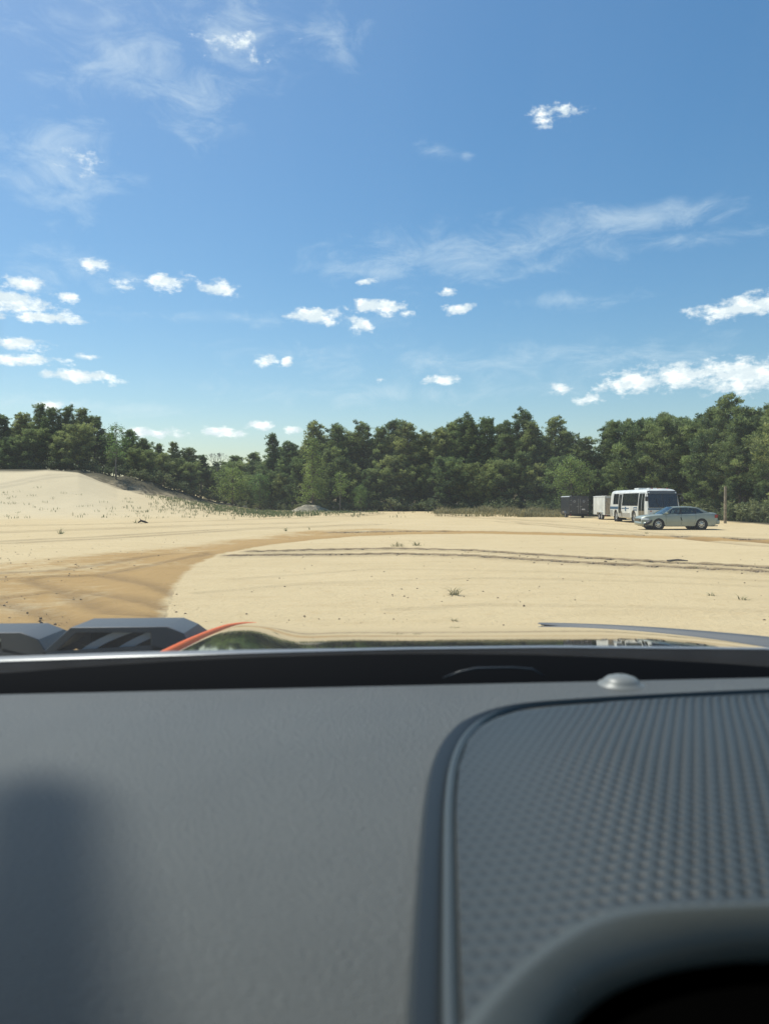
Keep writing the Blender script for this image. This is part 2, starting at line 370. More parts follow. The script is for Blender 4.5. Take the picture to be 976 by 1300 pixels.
def pine(seed, H=13, base=.3, R0=2.6, shape='round', dens=1.0):
    rg = random.Random(seed); tr = MB(); fo = MB()
    bx = [rg.uniform(-.35, .35) for _ in range(4)]
    def tp(f): return Vector((bx[0]*math.sin(f*3+bx[2]*9)*f*2, bx[1]*math.sin(f*2.5+bx[3]*9)*f*2, H*f))
    r0 = H*.012+.03
    tr.tube([tp(i/10)*.97 + (Vector((0,0,-.4)) if i == 0 else Vector()) for i in range(11)], [r0*(1-i/10*.85) for i in range(11)], 7)
    nb = int(70*dens)
    for k in range(nb):
        f = base+(.97-base)*(k/(nb-1))**.85; u = (f-base)/(1-base)
        if shape == 'round': rr = R0*1.12*max(.1, 1-u)**.5*min(1, .55+u*1.8)
        elif shape == 'cone': rr = R0*(1.08-.86*u)*(.7+.3*min(1, u*4))
        else: rr = R0*(.4+.6*math.sin(math.pi*min(1, u*.82+.12)))
        rr *= rg.uniform(.45, 1.18)
        a = k*2.4+rg.uniform(-.5, .5); el_ = rg.uniform(-.1, .3)+.5*u
        p0 = tp(min(.97, f))*.97; d = Vector((math.cos(a)*math.cos(el_), math.sin(a)*math.cos(el_), math.sin(el_)*.7))
        mid_ = p0+d*rr*.5+Vector((0,0,-.05*rr)); p1 = p0+d*rr+Vector((0,0,.10*rr))
        tr.tube([p0, mid_, p1], [r0*.28, r0*.18, .012], 4, False)
        ctone = rg.random()**1.2
        pads = [(1.0, 1.0), (.68, .9)] if rr > 1.2 else [(.95, .9)]
        if rr > 2: pads.append((.42, .8))
        for g, ps in pads:
            cpt = p0.lerp(mid_, g*2) if g < .5 else mid_.lerp(p1, g*2-1)
            cpt = cpt+Vector((rg.gauss(0,.2), rg.gauss(0,.2), rg.gauss(0,.1)))
            pr_ = ps*rg.uniform(.4, .7)
            for c in range(int(10+12*pr_)):
                v = rv(rg)*rg.random()**.4; q = cpt+Vector((v.x*pr_, v.y*pr_, v.z*pr_*.75+.1))
                tuft(fo, q, rg, 10, .34, .034, ctone*.85+.25*(v.z), .9)  # tone rises with height in the pad: lit tops put into the colour
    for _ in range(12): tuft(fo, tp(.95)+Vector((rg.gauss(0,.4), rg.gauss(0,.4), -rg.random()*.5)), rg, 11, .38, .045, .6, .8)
    for _ in range(int(9*base*3)):
        f = rg.uniform(.1, base); a = rg.random()*6.28; l = rg.uniform(.5, 1.3); p0 = tp(f)*.97
        tr.tube([p0, p0+Vector((math.cos(a)*l, math.sin(a)*l, rg.uniform(-.1,.3)))], [.03, .01], 4, False)
    return tr, fo
def broad(seed, H=10, base=.2, R0=2.5, shape='oval', dens=1.0, leaf=.17):
    rg = random.Random(seed); tr = MB(); fo = MB()
    r0 = H*.012+.03
    tr.tube([(0,0,-.4), (.1,0,H*.25), (-.05,.1,H*.5), (.05,0,H*.8), (0,0,H*.97)], [r0, r0*.8, r0*.6, r0*.3, .015], 7)
    nb = int(46*dens)
    for k in range(nb):
        u = (k+.5)/nb; f = base+(1-base)*u*.93
        if shape == 'oval': rr = R0*math.sin(math.pi*(.14+.8*u))**.7
        elif shape == 'pyr': rr = R0*(1.08-.92*u)
        else: rr = R0*(1-.5*u)
        rr *= rg.uniform(.55, 1.12); a = k*2.4+rg.uniform(-.6,.6); el_ = rg.uniform(.15, .8)
        p0 = Vector((0,0,H*f*.93)); d = Vector((math.cos(a)*math.cos(el_), math.sin(a)*math.cos(el_), math.sin(el_)*.8))
        p1 = p0+d*rr; tr.tube([p0, p0+d*rr*.5+Vector((0,0,-.06*rr)), p1], [r0*.3, r0*.2, .012], 4, False)
        ct = rg.uniform(.15, .85)
        for c in range(max(3, int(rr*3.4))):
            q = p0.lerp(p1, rg.uniform(.35, 1.05))+Vector((rg.gauss(0,1), rg.gauss(0,1), rg.gauss(0,.8)))*.22*rr**.6
            for _ in range(16):
                w = q+Vector((rg.gauss(0,1), rg.gauss(0,1), rg.gauss(0,.8)))*.26
                n = (rv(rg)+Vector((0,0,.7))).normalized(); s = n.cross(rv(rg)).normalized(); v = n.cross(s)
                L = leaf*rg.uniform(.6, 1.2)
                fo.face([w-s*L*.5, w-v*L*.38, w+s*L*.6, w+v*L*.38], min(1, max(0, ct+rg.uniform(-.2, .2))))
    return tr, fo
def shrub(seed, H=1.6, R0=1.3):
    rg = random.Random(seed); tr = MB(); fo = MB()
    for k in range(13):
        a = rg.random()*6.28; r = R0*rg.uniform(.2, 1); p1 = Vector((math.cos(a)*r, math.sin(a)*r, H*rg.uniform(.45, 1)*(1-.35*(r/R0)**2)))
        tr.tube([(0,0,-.1), p1*.5+Vector((0,0,.1)), p1], [.03, .02, .008], 4, False)
        ct = rg.uniform(.1, .9)
        for c in range(8):
            q = (p1*rg.uniform(.35, 1.05))+Vector((rg.gauss(0,1), rg.gauss(0,1), rg.gauss(0,.7)))*.22
            tuft(fo, q, rg, 10, .26, .05, ct, .4)
    return tr, fo
def make(kindname, mb, leafm, barkm, H):
    r = empty(kindname); tr, fo = mb
    tr.build('trunk', barkm, r, smooth=True, fix=False); fo.build('crown', leafm, r, tone=True)
    r['H'] = H; return r
protos = {}
def P_(k, f): protos[k] = f
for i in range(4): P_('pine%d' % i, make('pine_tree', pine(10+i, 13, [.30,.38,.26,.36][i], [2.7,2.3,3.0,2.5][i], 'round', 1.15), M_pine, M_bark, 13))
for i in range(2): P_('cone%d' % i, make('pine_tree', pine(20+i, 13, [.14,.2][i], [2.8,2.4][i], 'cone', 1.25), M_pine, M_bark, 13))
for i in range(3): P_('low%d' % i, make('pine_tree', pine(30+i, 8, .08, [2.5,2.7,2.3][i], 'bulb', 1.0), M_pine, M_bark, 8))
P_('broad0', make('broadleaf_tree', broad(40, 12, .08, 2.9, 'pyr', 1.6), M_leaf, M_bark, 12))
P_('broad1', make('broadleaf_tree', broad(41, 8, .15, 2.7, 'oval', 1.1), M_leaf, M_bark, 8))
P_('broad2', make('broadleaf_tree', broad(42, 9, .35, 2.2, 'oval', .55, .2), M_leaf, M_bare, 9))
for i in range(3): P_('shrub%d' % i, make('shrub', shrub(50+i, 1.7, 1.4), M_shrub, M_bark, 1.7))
used_p = set()
rgT = random.Random(5)
def plant(key, x, y, H, label, cat, group=None, sx=1.0, rz=None):
    p = protos[key]
    o = p if key not in used_p else copy_tree(p)
    used_p.add(key)
    s = H/p['H']
    o.location = (x, y, gz(x, y)-.05); o.scale = (s*sx, s*sx, s); o.rotation_euler = (0, 0, rgT.random()*6.28 if rz is None else rz)
    for k in ('label', 'category', 'group'):
        if k in o: del o[k]
    tag(o, label, cat, group)
    return o
SIL = [(-60,520),(-35,515),(-12,522),(8,526),(30,524),(50,511),(68,517),(84,515),(103,517),(121,528),(140,548),(165,545),(182,556),
 (203,562),(222,560),(240,568),(256,577),(275,586),(300,578),(322,574),(345,549),(368,560),(402,534),(428,538),(447,548),(462,536),
 (482,540),(500,533),(517,535),(538,548),(556,543),(574,534),(588,527),(603,534),(618,530),(640,534),(662,521),(680,534),(706,528),(722,548),(742,556),
 (768,538),(782,534),(800,532),(822,530),(846,524),(866,530),(886,528),(904,516),(926,499),(944,514),(962,516),(980,508),(1004,505),(1030,498),(1060,494)]
def zone(px, row):
    if px < 135: z = 'on the crest of the sand dune at left'
    elif px < 262: z = 'on the slope right of the sand dune'
    elif px < 380: z = 'around the dip in the far treeline'
    elif px < 560: z = 'behind the sand flat left of centre'
    elif px < 700: z = 'left of the black trailer'
    elif px < 872: z = 'behind the trailers and the bus'
    else: z = 'at the right, around and beyond the wooden post'
    return {'sil': 'tall dark pine reaching the skyline ', 'front': 'shorter bushy pine in the front row ', 'back': 'pine half hidden in the back row '}[row]+z
gname = {'sil': 'skyline pines', 'front': 'front row pines', 'back': 'back row pines'}
rg = random.Random(9)
for i, (px, ty) in enumerate(SIL):
    D = float(front(px))+5+rg.uniform(-1.5, 2.5)
    if 262 < px < 335: D += 12
    x = (px-CX)/F*D; z0 = gz(x, D); H = CH+(HZ-ty)/F*D-z0
    key = rg.choice(['pine0','pine1','pine2','pine3','cone0','cone1'] if px > 400 or px < 130 else ['pine0','pine2','cone0','cone1','pine1'])
    if px > 870: key = rg.choice(['cone0','cone1','cone0','pine2'])
    if px in (662, 706, 926): key = 'cone0'
    plant(key, x, D, H*1.0, zone(px, 'sil'), 'pine tree', gname['sil']+' '+zone(px, 'sil').split('skyline ')[1], rg.uniform(.95, 1.22)*(13/max(H, 9))**.4)
px = -70
while px < 1090:
    D = float(front(px))+rg.uniform(-.8, 2); x = (px-CX)/F*D; top = np.interp(px, [a for a, b in SIL], [b for a, b in SIL])
    z0 = gz(x, D); Hs = CH+(HZ-top)/F*D-z0; f = rg.uniform(.45, .72)
    if 135 < px < 262: f = rg.uniform(.6, .85)
    if px > 800: f = rg.uniform(.7, .93)
    skip = (380 < px < 420) or (px < 130 and rg.random() < .3)
    if not skip:
        plant(rg.choice(['low0','low1','low2','low1'] if px < 860 else ['low0','low2','cone0','cone1']), x, D, Hs*f, zone(px, 'front'), 'pine tree', gname['front']+' '+zone(px, 'front').split('row ')[1], rg.uniform(.9, 1.15))
    px += rg.uniform(17, 25)*110/D
px = -80
while px < 1110:
    D = float(front(px))+13+rg.uniform(-2, 4); x = (px-CX)/F*D; top = np.interp(px, [a for a, b in SIL], [b for a, b in SIL])
    z0 = gz(x, D); Hs = CH+(HZ-top)/F*D-z0
    plant(rg.choice(['low0','low1','cone0','cone1','low2']), x, D, Hs*rg.uniform(.68, .84) if px > 150 else Hs*.72, zone(px, 'back'), 'pine tree', gname['back']+' '+zone(px, 'back').split('row ')[1], 1.25)
    px += rg.uniform(17, 24)*110/D
def at(px, D): return ((px-CX)/F*D, D)
def special(key, px, D, ty, label, cat, sx=1.0):
    x, y = at(px, D); H = CH+(HZ-ty)/F*D-gz(x, y); plant(key, x, y, H, label, cat, None, sx)
special('broad0', 397, 107, 543, 'tall bright green pyramid shaped tree standing out of the pines left of centre', 'tree', 1.0)
special('broad2', 148, 108, 533, 'sparse pale green broadleaf tree at the right end of the dune pines', 'tree', .95)
special('broad1', 296, 118, 588, 'wide yellow green tree in the dip of the far treeline', 'tree', 1.35)
special('broad1', 330, 117, 596, 'small rounded green tree just right of the dip in the treeline', 'tree', 1.0)
special('broad2', 432, 104, 594, 'small light green sapling right of the tall bright green tree', 'tree', 1.0)
special('broad1', 724, 92, 572, 'blue green broadleaf tree rising behind the black trailer', 'tree', 1.0)
special('broad1', 458, 105, 612, 'low pale green broadleaf at the foot of the centre pines', 'tree', .9)
# a bare grey tree at the dip
def bare_tree(x, y, H):
    rg2 = random.Random(3); m = MB()
    def br(p, d, l, r, n):
        q = p+d*l; m.tube([p, p.lerp(q, .5)+rv(rg2)*l*.06, q], [r, r*.8, r*.6], 5, False)
        if n:
            for _ in range(3): br(q, (d+rv(rg2)*.55+Vector((0,0,.15))).normalized(), l*.68, r*.6, n-1)
    r = empty('bare_tree', (x, y, gz(x, y)), label='leafless grey tree showing at the dip of the treeline', cat='tree')
    br(Vector((0,0,-.2)), Vector((0,0,1)), H*.36, .16, 0); br(Vector((0,0,H*.34)), Vector((0,0,1)), H*.2, .1, 5)
    m.build('trunk', M_bare, r, smooth=True, fix=False)
bare_tree(*at(276, 127), 9.5)
px = -40
k = 0
while px < 1000:
    D = float(front(px))-rg.uniform(1.0, 3.2)+(2.5 if px < 120 else 0); x = (px-CX)/F*D
    if not (745 < px < 875 and rg.random() < .6):
        g_ = 'on the dune at left' if px < 262 else 'left of the black trailer' if px < 712 else 'behind the parked vehicles and the post'
        plant('shrub%d' % (k % 3), x, D, rg.uniform(1.0, 2.1), 'low green shrub at the edge of the woods '+g_, 'shrub', 'shrubs along the wood edge '+g_, 1.15); k += 1
    px += rg.uniform(7, 13)

# ------------------------------------------------------------------ grass, weeds, clods
def blades(m, x, y, rg, n, L, spread, w=.02, lean=.5):
    z = gz(x, y)-.02
    for _ in range(n):
        a = rg.random()*6.28; d = Vector((math.cos(a)*lean*rg.random(), math.sin(a)*lean*rg.random(), 1)).normalized()
        p = Vector((x+rg.gauss(0, spread), y+rg.gauss(0, spread), z)); l = L*rg.uniform(.5, 1.2); s = Vector((math.cos(a+1.5), math.sin(a+1.5), 0))*w
        c = rg.random(); q = p+d*l*.55; e = p+d*l+Vector((math.cos(a), math.sin(a), -.3))*l*lean*.35
        m.face([p-s, q-s*.8, q+s*.8, p+s], c); m.face([q-s*.8, e, q+s*.8], c)
rg = random.Random(77)
g = MB()
for _ in range(1500):
    px = rg.uniform(555, 712); D = rg.uniform(86, float(front(px))-1)
    if rg.random() < .75: D = rg.uniform(93, 99) if px < 660 else rg.uniform(84, 95)
    x, y = at(px, D); blades(g, x, y, rg, 7, .45+.6*abs(mn.noise(Vector((x*.35, 1, y*.3))))*1.8, .35, .035, .55)
for _ in range(500):
    px = rg.uniform(715, 990); x, y = at(px, float(front(px))-rg.uniform(.5, 3)); blades(g, x, y, rg, 7, .7, .3, .03, .35)
tag(g.build('dry_grass', M_dry, tone=True), 'tall dry tan grass along the foot of the woods', 'grass', kind='stuff')
g = MB()
for _ in range(900):
    px = rg.gauss(320, 70); D = rg.gauss(97, 6)
    if px < 190:
        if rg.random() < .55: continue
        D = rg.uniform(70, 84)
    if 75 < D < 108: x, y = at(px, D); blades(g, x, y, rg, 6, .42, .35, .03, .6)
for _ in range(60):
    px = rg.uniform(0, 260); D = rg.uniform(74, 92); x, y = at(px, D); blades(g, x, y, rg, 6, .35, .3, .025, .6)
for _ in range(500):
    px = rg.uniform(560, 1000); x, y = at(px, float(front(px))-rg.uniform(.2, 3.5)); blades(g, x, y, rg, 6, .6, .3, .04, .6)
tag(g.build('weed_cover', M_weed, tone=True), 'low green weeds covering the sand before the far trees', 'weeds', kind='stuff')
M_clod = mat('clod', (.3, .22, .13), .95, var=.45, scale=3)
g = MB()
def clod(m, x, y, r, z=None):
    z = gz(x, y) if z is None else z
    pts = [Vector((math.cos(a)*r*rg.uniform(.7,1.2), math.sin(a)*r*rg.uniform(.6,1.1), 0)) for a in (0,1.2,2.5,3.7,5)]
    n = len(m.v); c = Vector((x, y, z))
    m.v += [tuple(c+p+Vector((0,0,-r*.4))) for p in pts]+[tuple(c+p*.75+Vector((0,0,r*rg.uniform(.3,.6)))) for p in pts]+[tuple(c+Vector((0,0,r*.8)))]
    for i in range(5):
        j = (i+1) % 5; m.f += [(n+i, n+j, n+5+j, n+5+i), (n+5+i, n+5+j, n+10)]; m.c += [.5, .5]
for q in RUTS:
    for _ in range(1100):
        t = rg.random()*(len(q)-1.001); i = int(t); t -= i
        x = q[i][0]*(1-t)+q[i+1][0]*t+rg.gauss(0, .3); y = q[i][1]*(1-t)+q[i+1][1]*t+rg.gauss(0, .25); clod(g, x, y, rg.uniform(.01, .055))
for _ in range(6000):
    px = rg.uniform(-20, 1000); py = 645+165*rg.random()**1.2; x, y = gw(px, py)
    w = 1 if px < 230+ max(0, 700-py)*3 else .22
    if rg.random() < w and mn.noise(Vector((x*.5, y*.5, 3))) > -.1: clod(g, x, y, min(.025, .0035*(1+y/25)*rg.paretovariate(1.8)))
tag(g.build('clods', M_clod), 'small clods and bits of bark strewn over the sand', 'clods', kind='stuff')
WEEDS = [(577,755,.25,26,'spiky dry grass tuft alone on the pale sand in front',.12),(903,757,.12,14,'small dried weed left of the rightmost tuft in the foreground',.06),
 (943,763,.14,14,'small flat tuft near the right edge of the foreground',.09),(577,789,.10,12,'tiny sprig on the sand just above the bonnet',.05),
 (78,678,.42,22,'wispy weed standing in the sand at far left',.18),(363,674,.4,16,'small brown weed at the outer edge of the curved track',.12),
 (172,664,.6,10,'thin upright weed beside the dark branch stub',.08),(505,694,.28,40,'scrubby weed patch at the start of the wheel ruts',.35),
 (528,693,.28,30,'second scrubby weed patch beside the wheel ruts, the right one of the pair',.3),(393,672,.3,10,'small sprout beyond the curved track',.08),
 (820,678,.3,14,'small weed on the sand in front of the silver sedan',.3),(883,722,.14,10,'tiny weed by the wheel ruts at right',.08)]
for (px, py, L, n, lb, sp) in WEEDS:
    m = MB(); x, y = gw(px, py); r2 = random.Random(px)
    blades(m, x, y, r2, n, L, sp*.35, .006+L*.014, 1.6)
    o = m.build('weed_tuft', M_dry if px in (577, 505, 528, 903, 943) else M_weed, tone=True); tag(o, lb, 'weed')
m = MB(); x, y = gw(181, 664); z = gz(x, y)
m.tube([(x-.35,y,z+.05),(x-.1,y,z+.2),(x+.25,y+.05,z+.08),(x+.45,y,z+.03)], [.05,.09,.08,.03], 7); m.tube([(x-.1,y,z+.15),(x-.2,y-.05,z+.4)], [.04,.02], 5)
m.tube([(x+.15,y,z+.1),(x+.28,y,z+.3)], [.03,.015], 5)
tag(m.build('driftwood', mat('dark_wood', (.04,.032,.025), .9, var=.3), smooth=True), 'dark broken branch stub lying on the sand at left', 'branch')
m = MB(); x, y = gw(860, 714); m.tube([(x-.3,y,.05),(x,y,.07),(x+.3,y+.05,.04)], [.02,.03,.015], 5)
tag(m.build('stick', M_bark), 'short stick lying beside the upper wheel rut', 'stick')
# wooden post
m = MB(); x, y = at(920, 60); m.tube([(0,0,-.4),(0,0,1.5),(.02,0,2.95)], [.115,.11,.105], 12)
r = m.build('wooden_post', mat('weathered_wood', (.33,.27,.19), .85, var=.3, scale=4, bump=.5, bscale=15), smooth='auto'); r.location = (x, y, gz(x, y))
tag(r, 'weathered wooden post standing at the wood edge right of the silver sedan', 'post')

# ------------------------------------------------------------------ vehicles
M_tyre = mat('tyre_rubber', (.022,.022,.022), .8, var=.3, scale=8)
M_rim = mat('alloy', (.55,.56,.57), .3, metal=.9)
M_black = mat('black_trim', (.02,.02,.022), .5)
M_under = mat('underside', (.012,.012,.012), .9)
M_dark = mat('dark_glass', (.015,.02,.022), .06, spec=.7, coat=.3)
M_redlamp = mat('red_lens', (.35,.02,.015), .2, coat=.5)
M_lens = mat('lamp_lens', (.75,.75,.72), .12, coat=.6)
M_silver = mat('silver_green_paint', (.33,.36,.30), .42, metal=.25, coat=.6, var=.06, scale=2)
M_chrome = mat('chrome', (.6,.6,.6), .2, metal=1)
def wheel(parent, x, y, R_, w, side, mrim=M_rim, spokes=7, name='wheel'):
    """side=+1: outer face towards +y"""
    r = bpy.data.objects.new(name, None); COL.objects.link(r); r.parent = parent; r.location = (x, y, R_)
    m = MB(); pr = [(R_*.62, -w/2), (R_*.93, -w/2), (R_, -w*.38), (R_, w*.38), (R_*.93, w/2), (R_*.64, w/2), (R_*.6, w*.36), (R_*.6, -w*.36), (R_*.62, -w/2)]
    m.lathe(pr, 'y', 32); m.build('tyre', M_tyre, r, smooth='auto')
    m = MB(); o = side*w*.30
    m.lathe([(R_*.60, o-side*.1), (R_*.62, o+side*w*.14), (R_*.56, o+side*w*.14), (R_*.53, o-side*.02)], 'y', 32)
    for k in range(spokes):
        a = 2*math.pi*k/spokes; c, s = math.cos(a), math.sin(a); ww = R_*.085
        pts = []
        for (rr, hw, yy) in ((R_*.1, ww, o+side*.03), (R_*.56, ww*.8, o+side*.015)):
            for sg in (-1, 1):
                for dy in (0, -.03*side): pts.append((rr*c-sg*hw*s, yy+dy, rr*s+sg*hw*c))
        n = len(m.v); m.v += pts
        for q in ((0,2,6,4),(1,5,7,3),(0,4,5,1),(2,3,7,6)): m.f.append(tuple(n+i for i in q)); m.c.append(.5)
    m.lathe([(0.001, o+side*.045), (R_*.15, o+side*.04), (R_*.15, o-side*.02)], 'y', 16)
    m.build('rim', mrim, r, smooth='auto')
    m = MB(); m.lathe([(.001, o-side*.05), (R_*.58, o-side*.05)], 'y', 24); m.build('brake_disc', M_under, r)
    return r
# --- the sedan
def sedan():
    root = empty('parked_car', at(856.5, 46.4)+(0,), math.pi, label='silver green four door sedan with crumpled black front corner parked broadside before the bus', cat='car')
    L = 2.55; WX = (1.48, -1.42); WR = .34; AR = .40
    def hw(x):
        a = abs(x)/L; return .94*(1-.24*max(0, (a-.72)/.28)**2.2) if x > 0 else .94*(1-.17*max(0, (a-.75)/.25)**2.2)
    def ztop(x): return np.interp(x, [-2.55,-2.45,-2.2,-1.8,-1.2,0,.9,1.2,1.8,2.3,2.47,2.55], [.98,1.055,1.08,1.085,1.05,1.01,.985,.975,.935,.865,.81,.70])
    def zbot(x):
        b = np.interp(x, [-2.55,-2.3,-1.95,1.95,2.3,2.55], [.40,.27,.23,.23,.24,.34])
        for w in WX:
            d = abs(x-w)
            if d < AR: b = max(b, WR+math.sqrt(AR*AR-d*d)-.02)
        return b
    xs = sorted(set([round(-L+i*L*2/70, 4) for i in range(71)] + [w+s*AR*f for w in WX for s in (-1,1) for f in (1,.98,.9,.75)]))
    m = MB(); rows = []
    for x in xs:
        t, b, h = float(ztop(x)), float(zbot(x)), float(hw(x)); hgt = t-.04
        prof = []
        for (fz, fy) in ((0,.97),(.2,.985),(.42,1.0),(.62,.995),(.80,.98),(.93,.95),(1.0,.90)):
            z = b+(hgt-b)*fz
            yy = h*np.interp(z, [.2,.5,.72,.9,1.06], [.955,1.0,.99,.965,.92])
            if fz == 1.0: yy -= .03
            prof.append((yy, z))
        prof += [(prof[-1][0]-.07, t-.008), (h*.55, t+.012), (0, t+.02)]
        rows.append([(x, -y, z) for y, z in prof]+[(x, y, z) for y, z in prof[::-1][1:]])
    m.grid(rows)
    for row in (rows[0], rows[-1]): m.face([p for p in row])
    m.build('body', M_silver, root, smooth='auto')
    m = MB(); m.box(-2.3, 2.3, -.72, .72, .2, .68); m.box(-1.0, .95, -.86, .86, .2, .5); m.build('floor_pan', M_under, root)
    # roof and pillars
    zb = 1.0; yb = .845
    def gy(z): return yb-.40*(z-zb)-.35*max(0, z-1.38)
    TOP = 1.475
    def xw(z): return 1.22-(z-.96)*1.72         # windscreen line
    def xr(z): return -1.98+(z-1.05)*2.15        # backlight line
    m = MB(); rows = []
    for i in range(17):
        u = i/16; x = xw(1.425)-.02+(xr(1.41)-xw(1.425)+.04)*u
        zc = 1.43+.055*math.sin(math.pi*min(1, max(0, u*.93+.04)))**.6
        rows.append([(x, s*gy(1.40)*v, zc-(.045*abs(v)**3)) for s, v in [(-1,1),(-1,.9),(-1,.7),(-1,.35),(1,0),(1,.35),(1,.7),(1,.9),(1,1)]])
    m.grid(rows)
    m.build('roof', M_silver, root, smooth=True)
    m = MB()
    for s in (-1, 1):
        def pil(x0, x1, z0, x2, x3, z1, off=.012):
            a = [(x0, s*(gy(z0)+off), z0), (x1, s*(gy(z0)+off), z0), (x3, s*(gy(z1)+off), z1), (x2, s*(gy(z1)+off), z1)]
            b_ = [(p[0], p[1]-s*.05, p[2]) for p in a]
            m.grid([a+[a[0]], b_+[b_[0]]]); m.face(a); m.face(b_)
        pil(xw(.97), xw(.97)-.11, .97, xw(1.42)+.0, xw(1.42)-.1, 1.42)             # A
        pil(xr(1.06)+.34, xr(1.06)-.02, 1.06, xr(1.40)+.13, xr(1.40)-.03, 1.40)        # C
        rail = [(xw(1.405)-.02, 1.405), (.1, 1.435), (-.5, 1.435), (xr(1.38)+.1, 1.385)]
        for (xa, za), (xb, zb2) in zip(rail[:-1], rail[1:]): pil(xa, xa, za-.02, xa, xb, za+.0) if False else None
        top = [(x, s*(gy(z)+.014), z+.012) for x, z in rail]; bot = [(x, s*(gy(z-.05)+.014), z-.035) for x, z in rail]
        m.grid([top, bot])
    m.build('pillars', M_silver, root, smooth='auto')
    m = MB()
    for s in (-1, 1):
        for (xa, xb) in ((.03, -.07), (-.98, -1.06)):
            m.box(xb, xa, min(s*gy(1.2)-.0, s*gy(1.2)), max(s*gy(1.2), s*gy(1.2)), 1.0, 1.01)
            a = [(xa, s*(gy(1.0)+.012), 1.0), (xb, s*(gy(1.0)+.012), 1.0), (xb-.03, s*(gy(1.4)+.012), 1.4), (xa-.05, s*(gy(1.4)+.012), 1.4)]
            m.face(a)
    m.build('door_pillar_trim', M_black, root)
    M_cg = bpy.data.materials.new('car_glass'); M_cg.use_nodes = True; t = M_cg.node_tree; t.nodes.clear()
    gl = N(t, 'ShaderNodeBsdfGlossy'); gl.inputs['Roughness'].default_value = .03; gl.inputs[0].default_value = (.9,.95,.95,1)
    tp = N(t, 'ShaderNodeBsdfTransparent'); tp.inputs[0].default_value = (.42,.5,.48,1)
    fr = N(t, 'ShaderNodeFresnel'); fr.inputs[0].default_value = 1.6; ms = N(t, 'ShaderNodeMixShader'); oo = N(t, 'ShaderNodeOutputMaterial')
    t.links.new(math_n(t, 'ADD', fr.outputs[0], .05), ms.inputs[0]); t.links.new(tp.outputs[0], ms.inputs[1]); t.links.new(gl.outputs[0], ms.inputs[2]); t.links.new(ms.outputs[0], oo.inputs[0])
    for s in (-1, 1):
        for (x0, x1, x2, x3) in ((xw(1.0)-.13, .02, -.03, xw(1.39)-.12), (-.09, -.98, -1.02, -.12), (-1.07, xr(1.08)+.38, xr(1.36)+.14, -1.09)):
            m = MB(); m.face([(x0, s*gy(1.0), 1.0), (x1, s*gy(1.0), 1.0 if x1 > -1.3 else 1.07), (x2, s*gy(1.39), 1.39), (x3, s*gy(1.39), 1.39)])
            m.build('side_window', M_cg, root)
    m = MB(); m.grid([[(xw(.97)+.10*(1-abs(v)**2), v*gy(.99), .975) for v in (-1,-.6,-.2,.2,.6,1)], [(xw(1.43)+.06*(1-abs(v)**2), v*(gy(1.42)), 1.425+.02*(1-v*v)) for v in (-1,-.6,-.2,.2,.6,1)]])
    m.build('windscreen', M_cg, root, smooth=True)
    m = MB(); m.grid([[(xr(1.06)-.06*(1-abs(v)**2), v*gy(1.06), 1.07) for v in (-1,-.6,-.2,.2,.6,1)], [(xr(1.41)-.04*(1-abs(v)**2), v*(gy(1.41)), 1.41+.02*(1-v*v)) for v in (-1,-.6,-.2,.2,.6,1)]])
    m.build('rear_window', M_cg, root, smooth=True)
    # interior
    M_seat = mat('seat_cloth', (.22,.2,.17), .9)
    for (x, ys) in ((.0, (-.38,.38)), (-.95, (-.38,.38))):
        for y in ys:
            m = MB(); m.box(x-.1, x+.42, y-.26, y+.26, .5, .62)
            a = [(x-.02,y-.25,.6),(x+.1,y-.25,.6),(x-.16,y-.2,1.14),(x-.26,y-.2,1.14)]; b_ = [(p[0], p[1]+.5 if p[2] < 1 else p[1]+.4, p[2]) for p in a]
            m.grid([a+[a[0]], b_+[b_[0]]]); m.face(a); m.face(b_); m.box(x-.27, x-.18, y-.12, y+.12, 1.17, 1.32)
            m.build('seat', M_seat, root, bevel=.02)
    m = MB(); m.box(.75, 1.15, -.78, .78, .82, .97); m.build('dashboard', M_black, root, bevel=.03)
    m = MB()
    rows = [[(.62+.03*math.cos(b)*0+.0+.02*math.cos(b)+.05*math.sin(a)*.0-.35*0 - math.sin(a)*.07, .38+math.cos(a)*(.18+.015*math.cos(b)), .98+math.sin(a)*(.17+.015*math.cos(b))) for a in [2*math.pi*i/20 for i in range(21)]] for b in [2*math.pi*j/6 for j in range(7)]]
    m.grid(rows); m.build('steering_wheel', M_black, root, smooth=True)
    for s in (-1, 1):
        m = MB()      # mirror
        m.box(.88, 1.02, min(s*.86, s*1.06), max(s*.86, s*1.06), 1.0, 1.13); m.build('door_mirror', M_silver, root, bevel=.03)
        # doors drawn as real shut lines: thin proud dark gaskets
        for xx, zz in ((.98, .96), (-.06, .98), (-1.03, .99)):
            m = MB(); pts = []
            for i in range(8):
                z = .30+(zz-.30)*i/7; h = float(hw(xx))*float(np.interp(z, [.2,.5,.72,.9,1.06], [.955,1.0,.99,.965,.92]))
                x_ = xx - (0 if xx > -1 else max(0, (.72-z))*-.35)
                pts.append((x_, s*(h+.0005), z))
            m.tube(pts, .006, 5); m.build('door_gap', M_under, root)
        for xx in (.12, -.9):
            m = MB(); m.box(xx-.0, xx+.19, min(s*.93, s*.965), max(s*.93, s*.965), .845, .875); m.build('door_handle', M_silver, root, bevel=.008)
        m = MB()
        m.grid([[(x, s*(float(hw(x))*.997+.012), z) for x in (-.95,-.5,0,.5,1.0)] for z in (.47,.52)]); m.build('side_moulding', M_silver, root)
        # lamps
        m = MB(); rows = []
